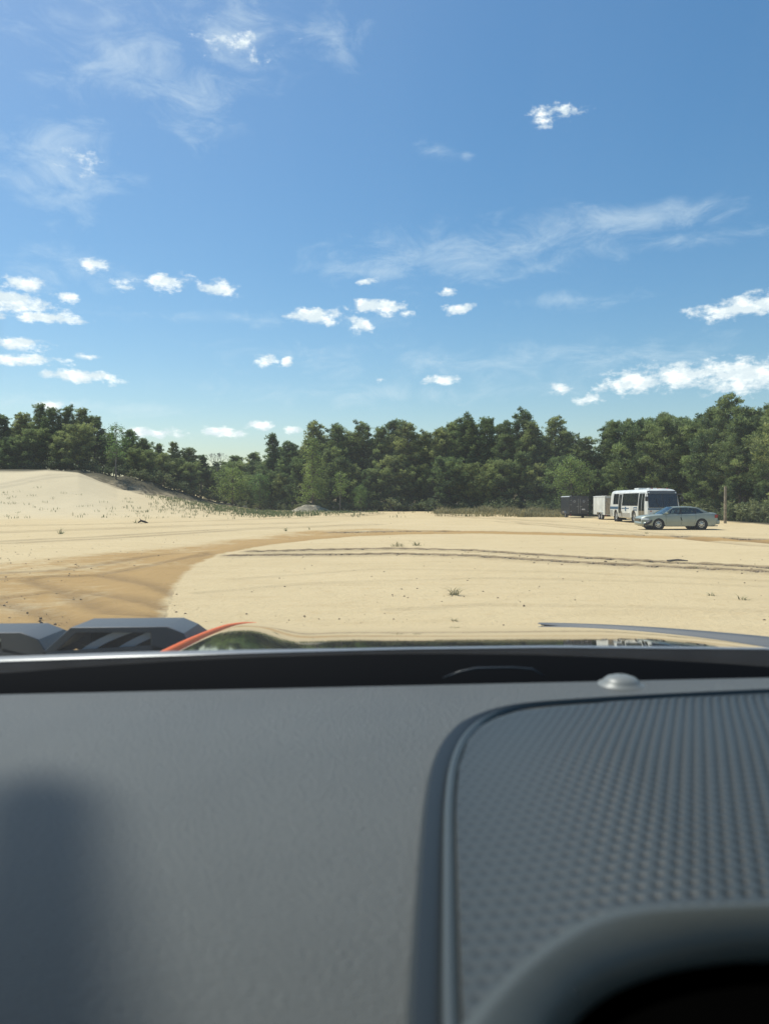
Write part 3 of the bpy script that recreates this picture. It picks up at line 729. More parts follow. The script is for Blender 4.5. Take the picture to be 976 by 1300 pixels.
        for i in range(6):
            x = 2.1+.40*i/5; h = float(hw(x)); rows.append([(x+.02, s*(h+.006), .60+.03*i/5), (x+.02, s*(h*.985+.006), .71), (x+.01, s*(h*.90), min(.775, float(ztop(x))-.012)), (x+.005, s*(h*.72), float(ztop(x))+.004)])
        m.grid(rows); m.grid([[rows[-1][k] for k in range(3)], [(2.575, s*(.68-.08*k*0), .60+.06*k) for k in range(3)]])
        m.build('headlight', M_lens, root, smooth=True)
        m = MB(); rows = []
        for i in range(4):
            x = -2.54+.24*i/3; h = float(hw(x)); rows.append([(x-.012, s*(h*.985+.008), z) for z in (.74,.82,.90,.95)])
        m.grid(rows); m.grid([[(-2.575, s*y_, z) for z in (.74,.82,.90,.95)] for y_ in (.78,.5)]); m.build('tail_light', M_redlamp, root, smooth=True)
        # wheel-arch liners
        for w in WX:
            m = MB(); m.lathe([(AR, s*.93), (AR, s*.55), (.05, s*.55)], 'y', 28, (w, 0, WR-.0)); m.build('arch_liner', M_under, root)
    m = MB(); m.box(2.545, 2.60, -.5, .5, .52, .68); m.build('grille', M_black, root, bevel=.01)
    m = MB()
    for k in range(5): m.box(2.6, 2.612, -.47, .47, .53+k*.032, .54+k*.032)
    m.build('grille_bars', M_chrome, root)
    # front bumper: hanging off, black foam and torn liner showing at the near corner (+y)
    m = MB(); rows = []
    for i in range(15):
        v = -1+2*i/14; y = v*.90; x = 2.66-.30*abs(v)**3; dz = -.03*max(0, v)
        rows.append([(x-.1, y, .52+dz), (x, y, .50+dz), (x+.02, y, .40+dz), (x-.02, y, .29+dz), (x-.14, y, .24+dz)])
    m.grid(rows); m.build('bumper', M_silver, root, smooth=True)
    m = MB(); m.tube([(2.42,.8,.30),(2.2,.93,.42),(2.02,.95,.52),(1.92,.95,.60)], [.07,.10,.09,.04], 8); m.tube([(2.5,.7,.2),(2.2,.9,.22),(1.95,.9,.25)], [.03,.05,.03], 6)
    m.build('torn_liner', M_black, root, smooth=True)
    m = MB(); m.box(-2.68, -2.45, -.85, .85, .34, .60); m.build('rear_bumper', M_silver, root, bevel=.06)
    m = MB(); m.tube([(-2.3,.62,.23),(-2.62,.62,.24)], .03, 8); m.build('exhaust', M_chrome, root)
    # dark scrape on the rear edge of the front door
    m = MB(); m.face([(-.02,.945,.62),(-.07,.945,.55),(-.10,.945,.60),(-.03,.948,.76),(.03,.947,.80)]); o = m.build('scrape', M_under, root); o['label'] = 'dark gouge in the door'
    for wx in WX:
        for s in (-1, 1): wheel(root, wx, s*.80, WR, .215, s)
    root.scale = (.905, .95, .96)
    return root
sedan()

# --- the bus
M_bus = mat('bus_white', (.70,.70,.65), .4, coat=.2, var=.1, scale=1.5)
M_busroof = mat('bus_roof', (.68,.68,.64), .5, var=.1)
M_blue = mat('bus_blue', (.045,.115,.20), .4)
M_alu = mat('aluminium', (.5,.5,.48), .45, metal=.6)
def bus():
    root = empty('parked_bus', (21.62, 58, 0), R(-90), label='old white transit bus with blue side band facing the camera behind the sedan', cat='bus')
    Lb = 9.7; FW, RW = -3.25, -7.95; WR = .48; AR = .56
    prof = [(1.20,.36),(1.25,.42),(1.275,.8),(1.28,1.25),(1.25,1.6),(1.20,2.1),(1.165,2.4),(1.10,2.56),(.97,2.66),(.75,2.715),(.4,2.74),(0,2.75)]
    def lean(z): return float(np.interp(z, [.3,.75,1.2,2.45,2.66,2.75], [.04,0,.05,.36,.55,.8]))
    def side_y(z): return float(np.interp(z, [p[1] for p in prof[:8]], [p[0] for p in prof[:8]]))
    xs = sorted(set([-i*Lb/60 for i in range(1, 60)]+[w+s*AR*f for w in (FW,RW) for s in (-1,1) for f in (1,.97,.88,.7,.4)]+[-.02,-.1]))[::-1]
    rows = []
    def row(x, wl, sc=1.0, wr=0):
        zb = .36
        for w in (FW, RW):
            d = abs(x-w)
            if d < AR: zb = max(zb, WR+math.sqrt(AR*AR-d*d))
        pr = [(y*sc, max(z, zb) if z < 1.2 else z) for y, z in prof]
        P_s = [(x-lean(z)*wl+wr*lean(z)*.3, -y, z) for y, z in pr]
        return P_s+[(p[0], -p[1], p[2]) for p in P_s[::-1][1:]]
    rows.append(row(0, 1, .955)); rows.append(row(-.06, 1, .985))
    for x in xs[1:]: rows.append(row(x, max(0, 1+x/1.2), 1.0))
    rows.append(row(-Lb+.05, 0, .985, 1)); rows.append(row(-Lb, 0, .95, 1))
    m = MB(); m.grid(rows)
    for rr in (rows[0], rows[-1]):
        n = len(prof)
        for i in range(n-1): m.face([rr[i], rr[i+1], rr[-2-i], rr[-1-i]])
    m.build('body', M_bus, root, smooth='auto')
    m = MB(); m.box(-Lb+.2, -.3, -.95, .95, .3, 1.0); m.build('chassis', M_under, root)
    def panel(name, x0, x1, z0, z1, mt, off=.012, sides=(-1,), parent=root, r=.0):
        o = None
        for s in sides:
            m = MB(); zs = [z0+(z1-z0)*i/4 for i in range(5)]
            def lx(x, z): return x-lean(z)*max(0, 1+x/1.2)
            A = [[(lx(x, z), s*(side_y(z)+off), z) for x in (x0, (x0+x1)/2, x1)] for z in zs]
            B = [[(p[0], p[1]-s*(off+.01), p[2]) for p in rr] for rr in A]
            m.grid(A); m.grid([A[0], B[0]]); m.grid([A[-1], B[-1]]); m.grid([[rr[0] for rr in A], [rr[0] for rr in B]]); m.grid([[rr[-1] for rr in A], [rr[-1] for rr in B]])
            o = m.build(name, mt, parent)
        return o
    # long side window band in one black frame with panes
    for s in (-1, 1):
        fr = panel('window_band', -2.25, -6.25, 1.38, 2.42, M_black, .010, (s,))
        n = 4
        for k in range(n):
            a = -2.3-k*(3.9/n); b_ = a-(3.9/n)+.06; panel('pane', a, b_, 1.43, 2.37, M_dark, .016, (s,), fr)
    for s in (-1, 1):
        fr = panel('rear_side_window', -7.3, -8.75, 1.5, 2.42, M_black, .010, (s,))
        panel('pane', -7.35, -8.0, 1.55, 2.36, M_dark, .016, (s,), fr); panel('pane', -8.1, -8.7, 1.55, 2.36, M_dark, .016, (s,), fr)
    d = panel('rear_door', -6.38, -7.2, .42, 2.42, M_alu, .014)
    panel('pane', -6.45, -6.76, .75, 2.32, M_dark, .022, (-1,), d); panel('pane', -6.83, -7.13, .75, 2.32, M_dark, .022, (-1,), d)
    d = panel('front_door', -.62, -2.1, .40, 2.44, M_alu, .014)
    panel('pane', -.70, -1.30, .55, 2.34, M_dark, .022, (-1,), d); panel('pane', -1.42, -2.02, .55, 2.34, M_dark, .022, (-1,), d)
    for s in (-1,):
        panel('blue_band', -7.25, -9.55, 1.08, 1.30, M_blue, .008, (s,)); panel('blue_band', -4.4, -6.3, 1.12, 1.20, M_blue, .008, (s,))
        lg = panel('blue_emblem', -2.35, -3.25, 1.0, 1.28, M_blue, .008, (s,))
        for k in range(3): panel('emblem_mark', -2.45-k*.25, -2.6-k*.25, 1.08, 1.2, M_bus, .013, (s,), lg)
        panel('side_emblem', -5.1, -5.4, .92, 1.3, M_blue, .009, (s,))
    panel('blue_band', -.6, -9.55, 1.10, 1.28, M_blue, .008, (1,)); panel('driver_window', -.62, -2.1, 1.42, 2.38, M_dark, .014, (1,))
    panel('engine_grille', -8.8, -9.5, .45, 1.0, M_alu, .012, (-1, 1)) 
    panel('wheel_skirt', -4.1, -6.2, .42, .78, M_alu, .012)
    panel('battery_bay', -6.25, -6.36, .4, .9, M_black, .012)
    # front: large windscreen in a black surround, sign box, blue band, lights, bumper
    def fpanel(name, y0, y1, z0, z1, mt, off, parent=root, bow=.0, div=8):
        m = MB(); A = []
        for i in range(7):
            z = z0+(z1-z0)*i/6; A.append([(-lean(z)+off-bow*(abs((y0+(y1-y0)*j/div))/1.2)**4, y0+(y1-y0)*j/div, z) for j in range(div+1)])
        B = [[(p[0]-off-.02, p[1], p[2]) for p in rr] for rr in A]
        m.grid(A); m.grid([A[0], B[0]]); m.grid([A[-1], B[-1]]); m.grid([[rr[0] for rr in A], [rr[0] for rr in B]]); m.grid([[rr[-1] for rr in A], [rr[-1] for rr in B]])
        return m.build(name, mt, parent, smooth='auto')
    ws = fpanel('windscreen_surround', -1.14, 1.14, 1.24, 2.56, M_black, .01)
    fpanel('windscreen', -1.10, -.02, 1.29, 2.30, M_dark, .02, ws); fpanel('windscreen', .02, 1.10, 1.29, 2.30, M_dark, .02, ws)
    fpanel('destination_sign', -.98, .98, 2.33, 2.50, mat('sign_glass', (.10,.11,.11), .2), .02, ws)
    fpanel('blue_band', -1.2, 1.2, 1.08, 1.2, M_blue, .012)
    for s in (-1, 1):
        for k in range(2):
            m = MB(); m.lathe([(.001,.0),(.09,.0),(.1,-.03)], 'y', 18); hl = m.build('headlight', M_lens, root, smooth=True)
            hl.rotation_euler = (0,0,R(-90)); hl.location = (.02, s*(.98-.24*k), .78)
        m = MB(); m.box(-.01,.03, s*1.0-.06, s*1.0+.06, .95, 1.02); m.build('marker_light', M_redlamp, root, bevel=.01)
        m = MB(); m.tube([(-.35,s*1.15,2.3),(.1,s*1.38,2.3),(.12,s*1.38,2.1)], .02, 6); m.box(.08,.14,s*1.38-.1,s*1.38+.1,1.75,2.12); m.build('mirror', M_black, root)
        m = MB(); m.tube([(.03-lean(1.25), s*.25, 1.25), (.05-lean(1.6), s*.5, 1.6), (.04-lean(2.0), s*.55, 2.0)], .014, 5); m.build('wiper', M_black, root)
    m = MB(); m.box(-.1,.16,-1.2,1.2,.38,.62); m.build('bumper', M_black, root, bevel=.05)
    # roof gear
    m = MB(); m.box(-5.4,-4.3,-.5,.5,2.72,2.86); m.box(-2.9,-2.3,-.35,.35,2.74,2.82); m.build('roof_hatch', M_busroof, root, bevel=.04)
    for y in (-.6,-.15,.15,.6,0):
        m = MB(); m.box(-.98,-.86,y-.05,y+.05,2.73,2.79); m.build('clearance_light', mat('amber', (.5,.2,.03), .3) if y == 0 else bpy.data.materials['amber'] if 'amber' in bpy.data.materials else M_redlamp, root, bevel=.01)
    M_steel = mat('steel_rim', (.45,.45,.43), .5, metal=.4)
    for wx in (FW, RW):
        for s in (-1, 1):
            wheel(root, wx, s*1.08, WR, .28, s, M_steel, 8)
            m = MB(); m.lathe([(AR, s*1.26), (AR, s*.8), (.05, s*.8)], 'y', 28, (wx, 0, WR)); m.build('arch_liner', M_under, root)
    return root
bus()

# --- trailers: local x forward (away from camera), rear doors at x=0
def trailer(name, loc, rz, W2, Lt, Ht, zf, body, roofm, doorm, wheels, label, mark=None):
    root = empty(name, loc, rz, label=label, cat='trailer')
    m = MB(); n = 10
    rows = []
    for x in (0, .0, Lt, Lt):
        pr = [(-W2, zf), (-W2, Ht-.1), (-W2+.03, Ht-.04), (-W2*.75, Ht), (0, Ht+.03), (W2*.75, Ht), (W2-.03, Ht-.04), (W2, Ht-.1), (W2, zf)]
        rows.append([(x, y, z) for y, z in pr])
    m.grid([rows[0], rows[-1]]); m.face(rows[0]); m.face(rows[-1]); m.face([rows[0][0], rows[0][-1], rows[-1][-1], rows[-1][0]])
    m.build('body', body, root, smooth='auto')
    m = MB()
    m.grid([[(x, y*1.02, z+.012) for y, z in [(-W2,Ht-.09),(-W2+.02,Ht-.03),(-W2*.75,Ht+.005),(0,Ht+.035),(W2*.75,Ht+.005),(W2-.02,Ht-.03),(W2,Ht-.09)]] for x in (-.02, Lt+.02)])
    m.build('roof', roofm, root, smooth='auto')
    m = MB()
    for y in (-W2-.01, W2-.05): m.box(-.03, .03, y, y+.06, zf-.02, Ht-.12)
    m.box(-.03, .03, -W2+.052, W2-.052, Ht-.2, Ht-.12); m.box(-.03, .03, -W2+.052, W2-.052, zf-.02, zf+.06)
    m.build('door_frame', M_alu if body is not M_blk else M_blk, root, bevel=.006)
    for s in (-1, 1):
        y0, y1 = (.02, W2-.07) if s > 0 else (-W2+.07, -.02)
        m = MB(); m.box(-.045, -.004, y0, y1, zf+.08, Ht-.22); d = m.build('rear_door', doorm, root, bevel=.008)
        m = MB(); yb = .08*s; m.tube([(-.06, yb, zf+.1), (-.06, yb, Ht-.26)], .014, 6); m.box(-.075,-.05, min(yb, yb+s*.2), max(yb, yb+s*.2), zf+.75, zf+.79); m.build('lock_bar', M_alu, d)
        for z in (zf+.25, (zf+Ht)/2, Ht-.45):
            m = MB(); m.box(-.06, -.046, s*(W2-.13)-.08, s*(W2-.13)+.02, z, z+.05); m.build('hinge', M_alu, d)
        if mark:
            m = MB(); cy = (y0+y1)/2; cz = Ht-.55
            for a in range(6):
                t0 = a*math.pi/3+.2; m.face([(-.049, cy+.11*math.cos(t0)*.4, cz+.11*math.sin(t0)*.4), (-.049, cy+.13*math.cos(t0-.25), cz+.13*math.sin(t0-.25)), (-.049, cy+.13*math.cos(t0+.25), cz+.13*math.sin(t0+.25))])
            m.build('emblem', M_markw, d)
            if s < 0: 
                m = MB(); m.box(-.05,-.046, cy-.12, cy+.22, zf+.42, zf+.56); m.build('plate', M_markw, d)
        m = MB(); m.box(-.05, -.0, s*(W2-.13)-.05, s*(W2-.13)+.05, zf-.13, zf-.04); m.build('tail_light', M_redlamp, root, bevel=.01)
        for wx in wheels:
            wheel(root, wx, s*(W2-.14 if mark else W2-.05), .34, .2, s, M_steelw, 5)
        m = MB()
        x0, x1 = min(wheels)-.42, max(wheels)+.42
        ys = (W2+.0, W2+.17); A = [(x0, .5), (x0+.1, .74), (x1-.1, .74), (x1, .5)]
        m.grid([[(x, s*(ys[0]), z) for x, z in A], [(x, s*ys[1], z) for x, z in A], [(x, s*ys[1], z-.05) for x, z in A]]); m.build('fender', M_alu, root)
    m = MB(); m.box(.05, Lt-.05, -W2+.1, W2-.1, zf-.12, zf-.02); m.build('chassis', M_under, root)
    m = MB(); m.tube([(Lt-.3, -W2+.2, zf-.1), (Lt+1.0, 0, zf-.06), (Lt-.3, W2-.2, zf-.1)], .04, 6); m.tube([(Lt+.9,0,zf+.2),(Lt+.9,0,.02)], .03, 8); m.build('drawbar', M_black, root)
    # side rib seams
    for s in (-1, 1):
        m = MB(); k = .4
        while k < Lt: m.box(k-.01, k+.01, s*W2-.004, s*W2+.004, zf+.02, Ht-.1); k += .41
        m.build('side_seams', M_alu if not mark else M_blk, root)
    return root
M_blk = mat('black_sheet', (.03,.032,.037), .35, coat=.3, var=.2, scale=2)
M_markw = mat('white_mark', (.6,.6,.6), .5)
M_steelw = mat('white_steel', (.5,.5,.5), .5)
M_wht = mat('white_sheet', (.68,.67,.6), .5, var=.12, scale=1.4)
M_palero = mat('pale_roof', (.62,.64,.66), .4)
M_tan = mat('tan_door', (.36,.31,.24), .6, var=.15)
trailer('cargo_trailer', (20.25, 78, 0), R(90), 1.02, 3.7, 2.32, .45, M_blk, M_palero, M_blk, (1.9,), 'black enclosed cargo trailer with pale roof and two rear doors', True)
trailer('cargo_trailer', (22.0, 71, 0), R(90), 1.12, 3.9, 2.28, .48, M_wht, M_wht, M_tan, (.95, 1.75), 'white enclosed trailer with tandem wheels half hidden behind the bus')

# ------------------------------------------------------------------ the vehicle the picture is taken from
T = empty('off_road_truck', (0.1, 1.3, 0), label='truck the view looks out of, black bonnet with orange edges and grey dashboard', cat='truck')
T0 = Vector((0.1, 1.3, 0))
def TB(m, *a, **k):
    m.v = [(v[0]-T0.x, v[1]-T0.y, v[2]) for v in m.v]; return m.build(*a, **k)
M_hood = mat('black_gloss_paint', (.012,.013,.015), .04, spec=.9, coat=1.0, IOR=2.6)
M_orange = mat('orange_paint', (.78,.14,.02), .5, spec=.2)
M_grey = mat('grey_moulding', (.06,.067,.072), .5, bump=.05, bscale=400)
M_rib = mat('pale_rib', (.34,.37,.39), .4)
M_cowl = mat('cowl_black', (.004,.005,.007), .8, spec=.12)
def hz(y):                                    # crown of the raised bonnet
    y0, y1 = 1.55, 2.6
    if y < y0: return 1.355+.09*(y0-y)-.02*(y0-y)**2
    if y <= y1+.12: t = y-y0; return 1.355-.09*t-.5*.075/1.05*t*t
    t = y-y1-.12; return hz(y1+.12)-.17*t-3.5*t*t
def hood():
    m = MB(); rows = []
    for i in range(90):
        y = 1.02+i*(2.98-1.02)/89; xl = -.362-.037*y; row = []
        for j in range(100):
            u = j/99; x = xl+(.98-xl)*u**1.15; d = x-xl
            lip = .011*math.exp(-((d-.03)/.12)**2)*min(1, max(0, (y-1.3)/.8)) - .012*max(0, 1-d/.02)
            z = hz(y)+lip - .03*max(0, (x-.55)/.45)**2
            z -= .005*math.exp(-((d-.19)/.09)**2)
            row.append((x, y, z))
        rows.append(row)
    m.grid(rows); 
    fr = rows[-1]; m.grid([fr, [(p[0], p[1]+.03, p[2]-.4) for p in fr]])
    le = [r[0] for r in rows]; m.grid([le, [(p[0]-.02, p[1], p[2]-.3) for p in le]])
    TB(m, 'bonnet', M_hood, T, smooth=True)
    m = MB(); pts = []
    for i in range(50):
        y = 1.2+i*(2.72-1.2)/49; pts.append((-.362-.037*y-.004, y, hz(y)+.0105*min(1, max(0, (y-1.3)/.8))-.006))
    m.tube(pts, .0085, 8); TB(m, 'orange_edge', M_orange, T, smooth=True)
    # low side bonnet
    m = MB(); rows = []
    for i in range(30):
        y = 1.02+i*1.9/29; z = 1.25-.07*(y-1.0)-.05*(y-1)**2
        rows.append([(x, y, z-.02*((x+.6)/.3)**2*.5) for x in (-.86,-.8,-.65,-.5,-.362-.037*y)])
    m.grid(rows); fr = rows[-1]; m.grid([fr, [(p[0], p[1]+.03, p[2]-.5) for p in fr]]); TB(m, 'side_bonnet', M_cowl, T, smooth=True)
hood()
def scoop(x0, x1, y, zt, zb, nrib, slope):
    """grey scoop whose opening faces the windscreen"""
    r = bpy.data.objects.new('bonnet_vent', None); COL.objects.link(r); r.parent = T; r.location = (x0-T0.x, y-T0.y, 0)
    w = x1-x0; m = MB(); th = .012; dep = .4
    o = [(-slope, zb), (0, zt), (w*.93, zt+.002), (w+.02, zt-.014), (w+.05, zb-.01)]
    inn = [(-slope+.035, zb+.008), (.014, zt-th), (w*.76, zt-th), (w*.77, zb+.012), (w*.77, zb+.01)]
    A = [(x, 0, z) for x, z in o]; B = [(x, dep, z-.09) for x, z in o]
    m.grid([A, [(p[0], .14, p[2]) for p in A], B])
    I = [(x, 0.0, z) for x, z in inn]; m.grid([A, I]); m.grid([I, [(p[0], .12, p[2]) for p in I]])
    m.face([A[0], I[0], I[3], A[4]]); m.grid([[(A[0][0], 0, zb), (A[4][0], 0, zb-.01)], [(A[0][0], 0, zb-.12), (A[4][0], 0, zb-.12)]])
    m.build('housing', M_grey, r, smooth='auto', bevel=.002)
    m = MB(); m.box(.0, w*.77, .12, .13, zb-.06, zt-.03); m.build('recess', M_under, r)
    for k in range(nrib):
        xx = w*.04+k*w*.33; m = MB(); rows = []
        for i in range(9):
            t = i/8; cx = xx+.09*math.sin(t*math.pi/2)**1.5; cz = zb-.004+(zt-zb-.008)*math.sin(t*math.pi/2)
            rows.append([(cx, .012, cz), (cx+.03+.012*t, .012, cz-.002*t), (cx+.03+.012*t, .05, cz-.002), (cx, .05, cz)])
        m.grid(rows, True); m.build('rib', M_rib, r, smooth='auto')
scoop(-.735, -.49, 1.75, 1.357, 1.294, 2, .07)
scoop(-1.12, -.83, 1.75, 1.343, 1.290, 2, .07)
# right-hand bonnet ridge and fender
m = MB(); pts = []; rad = []
for i in range(40):
    t = i/39; px = 684+(1040-684)*t; y = 2.62-.95*t**.9; py = 790.5+2.0*t+23*t**1.7; x = (px-CX)/F*y; pts.append((x, y, CH-(py-HZ)/F*y)); rad.append(.003+.017*min(1, t*1.6)**.8)
rows = []
for p, r_ in zip(pts, rad):
    rows.append([(p[0]-r_*1.4, p[1]-r_*.9, p[2]-r_*1.5), (p[0]-r_*.5, p[1]-r_*.45, p[2]-.25*r_), (p[0], p[1], p[2]), (p[0]+r_*1.2, p[1]+r_*.6, p[2]-.2*r_), (p[0]+r_*3, p[1]+r_*2.4, p[2]-r_*3.5)])
m.grid(rows); TB(m, 'bonnet_ridge', M_grey, T, smooth=True)
m = MB(); rows = []
for i in range(14):
    t = i/13; y = 1.5+1.2*t; x = .985; z = 1.30-.055*(y-1.5)-.05*(y-1.5)**2
    rows.append([(x-.05, y, z-.03), (x, y, z), (x+.05, y, z-.01), (x+.07, y, z-.4)])
m.grid(rows); TB(m, 'fender', M_orange, T, smooth=True)
# cowl behind the glass: black band with the pale seal on its upper edge
BT = [(-700,868),(-300,852),(0,841),(200,834),(300,830.5),(500,825),(700,822.5),(976,825),(1300,832),(1800,850)]
def bandpt(px, py, D): return ((px-CX)/F*D, D, CH-(py-HZ)/F*D)
m = MB(); top = []; bot = []; back = []
for i in range(60):
    px = -420+i*(1500+420)/59; py = float(np.interp(px, [a for a, b in BT], [b for a, b in BT]))
    x, y, z = bandpt(px, py, .97); top.append((x, y, z)); back.append((x, y+.02, z-.004)); bot.append((x, .90, z-.085))
m.grid([back, top, [(t_[0], .94, t_[2]-.03) for t_ in top], bot, [(b_[0], .80, b_[2]-.01) for b_ in bot]]); TB(m, 'cowl', M_cowl, T, smooth='auto')
m = MB(); m.grid([[(t_[0], t_[1]+.012, t_[2]-.003) for t_ in top], [(t_[0], t_[1]+.006, t_[2]+.0015+.0045*max(0, min(1, (-.02-t_[0])/.3))) for t_ in top], [(t_[0], t_[1]-.001, t_[2]+.0005) for t_ in top]])
TB(m, 'glass_seal', mat('seal_grey', (.2,.22,.24), .35), T, smooth=True)
m = MB(); pts = [bandpt(px, py, .928) for px, py in ((562,861),(585,853),(604,849),(650,848),(676,850),(690,858))]
m.tube(pts, [.0006,.0012,.0014,.0012,.0012,.0006], 6)
TB(m, 'reflection_arc', mat('reflection_grey', (.05,.06,.07), .35), T, smooth=True)  # thin grey arc modelled in place of a reflection in the glass
# dashboard
def dz(x, y): return 1.430+.022*x + .004*math.sin((y-.3)*4)
M_dash = mat('dash_plastic', (.090,.097,.094), .5, spec=.5, bump=.9, bscale=300, var=.05, scale=7)
def dash():
    m = MB(); rows = []
    yy = [.12,.2,.3,.4,.5,.6,.7,.78,.83,.855,.868,.876,.880,.881,.879,.872]
    zo = [-.16,-.03,.0,0,0,0,0,0,.0,.001,.002,.0015,-.002,-.010,-.03,-.07]
    for y, o_ in zip(yy, zo): rows.append([(x, y, dz(x, y)+o_) for x in [-.85+1.85*i/60 for i in range(61)]])
    m.grid(rows); return TB(m, 'dashboard', M_dash, T, smooth=True)
D_ = dash()
# panel with woven perforated skin on the right
OUTL = [(.012,.30),(.020,.40),(.030,.52),(.040,.60),(.055,.665),(.075,.715),(.098,.748),(.125,.770),(.165,.782),(.25,.795),(.35,.805),(.45,.812),(.62,.82)]
OUTL = [(a+.012, b) for a, b in OUTL]
def left_x(y): return float(np.interp(y, [p[1] for p in OUTL], [p[0] for p in OUTL]))
def top_y(x): return float(np.interp(x, [p[0] for p in OUTL], [p[1] for p in OUTL]))
M_weave = bpy.data.materials.new('woven_panel'); M_weave.use_nodes = True; t = M_weave.node_tree; b = t.nodes['Principled BSDF']
at_ = N(t, 'ShaderNodeAttribute'); at_.attribute_name = 'hole'
mx = N(t, 'ShaderNodeMix', data_type='RGBA'); t.links.new(at_.outputs['Fac'], mx.inputs[0]); mx.inputs[6].default_value = (.046,.058,.064,1); mx.inputs[7].default_value = (.004,.006,.008,1)  # pit mask darkens the colour for the shade inside the perforations
t.links.new(mx.outputs[2], b.inputs['Base Color']); b.inputs['Roughness'].default_value = .5; b.inputs['Specular IOR Level'].default_value = .32
def yhood(X):
    P_ = sorted([((px_-CX)/F*(CH-1.474)*F/(py_-HZ), (CH-1.474)*F/(py_-HZ)) for px_, py_ in [(560,1345),(600,1290),(650,1237),(690,1204),(730,1177),(760,1164),(800,1155),(870,1151),(976,1147),(1600,1144)]])
    return np.interp(X, [p[0] for p in P_], [p[1] for p in P_], left=0)
def weave():
    nx, ny = 420, 400; pit = .0088
    U, V = np.meshgrid(np.linspace(0, 1, nx), np.linspace(0, 1, ny))
    Y = .24+V*(.815-.24)
    Xl = np.interp(Y, [.24]+[p[1] for p in OUTL], [.022]+[p[0] for p in OUTL])
    X = Xl+.008+(.62-Xl)*U
    Yt = np.interp(X, [p[0] for p in OUTL], [p[1] for p in OUTL])-.010
    # rise from the left edge, rounded far edge
    dl = X-Xl
    h = .003+.017*sm(dl, 0.0, .14)*(1-.75*sm(Y, .55, .78))-.004*sm(dl, .2, .5)
    far_ = np.clip((Y-(Yt-.03))/.03, 0, 1); h = h*(1-far_**3)+.001*far_
    Yc = np.minimum(Y, Yt)
    # the pattern rows follow the sweep of the left edge
    a = (X+.0)/pit; bb = (Yc+.014*sm(dl, 0, .14))/(pit*1.2)
    i0 = np.floor(bb); ph = a+.5*(i0 % 2)
    du = ph-np.floor(ph)-.5; dv = bb-i0-.5
    hole = np.exp(-((du/.27)**2+(dv/.25)**2)**1.5)
    amp = sm(dl, .02, .16)*.75+.25
    Z = 1.430+.022*X+.004*np.sin((Yc-.3)*4)+h-.0024*hole*amp+.0003*np.cos(2*np.pi*du)*np.cos(2*np.pi*dv)
    Z = np.where(Yc < yhood(X)-.002, Z-.10, Z)
    co = np.stack([X-T0.x, Yc-T0.y, Z], -1).reshape(-1, 3)
    i, j = np.meshgrid(np.arange(ny-1), np.arange(nx-1), indexing='ij')
    f = np.stack([i*nx+j, i*nx+j+1, (i+1)*nx+j+1, (i+1)*nx+j], -1).reshape(-1, 4)
    me = bpy.data.meshes.new('grille_panel'); me.from_pydata(co.tolist(), [], f.tolist()); me.update()
    me.polygons.foreach_set('use_smooth', np.ones(len(f), bool))
    at = me.attributes.new('hole', 'FLOAT', 'POINT'); at.data.foreach_set('value', (hole*(.35+.65*amp)).astype('f4').ravel())
    me.materials.append(M_weave); o = bpy.data.objects.new('grille_panel', me); COL.objects.link(o); o.parent = D_
weave()
def edge_strip(name, offs, mt):
    m = MB(); rows = []
    P0 = [(.022,.24)]+OUTL; C = []
    # smooth resample
    for i in range(len(P0)-1):
        for k in range(6): t_ = k/6; C.append((P0[i][0]*(1-t_)+P0[i+1][0]*t_, P0[i][1]*(1-t_)+P0[i+1][1]*t_))
    for _ in range(6): C = [C[0]]+[((C[i-1][0]+2*C[i][0]+C[i+1][0])/4, (C[i-1][1]+2*C[i][1]+C[i+1][1])/4) for i in range(1, len(C)-1)]+[C[-1]]
    for i, (x, y) in enumerate(C):
        a = C[max(0, i-1)]; b_ = C[min(len(C)-1, i+1)]; d = Vector((b_[0]-a[0], b_[1]-a[1])).normalized(); n_ = Vector((-d.y, d.x))
        rows.append([(x+n_.x*o_*k_, y+n_.y*o_*k_, dz(x, y)+z_) for (o_, z_) in offs for k_ in [1 if y < .70 else max(.25, 1-(y-.70)*9)]])
    m.grid(rows); m.v = [(v[0]-T0.x, v[1]-T0.y, v[2]) for v in m.v]; return m.build(name, mt, D_, smooth='auto')
edge_strip('panel_groove', [(.016,.0008),(.013,.0045),(.006,.003),(.001,-.0)], mat('groove_dark', (.02,.026,.03), .5))
edge_strip('panel_piping', [(.001,.001),(.000,.0045),(-.002,.0054),(-.0045,.0045),(-.007,.001)], mat('piping_grey', (.06,.072,.075), .4))
# sun sensor dome
m = MB(); m.lathe([(.027,0),(.026,.0015),(.022,.002),(.0205,.005),(.016,.0085),(.009,.0108),(.001,.0115)], 'z', 28); o = TB(m, 'sun_sensor', mat('sensor_plastic', (.2,.21,.2), .42), D_, smooth=True)
o.location = (.273, .862, dz(.27, .857)+.0005)
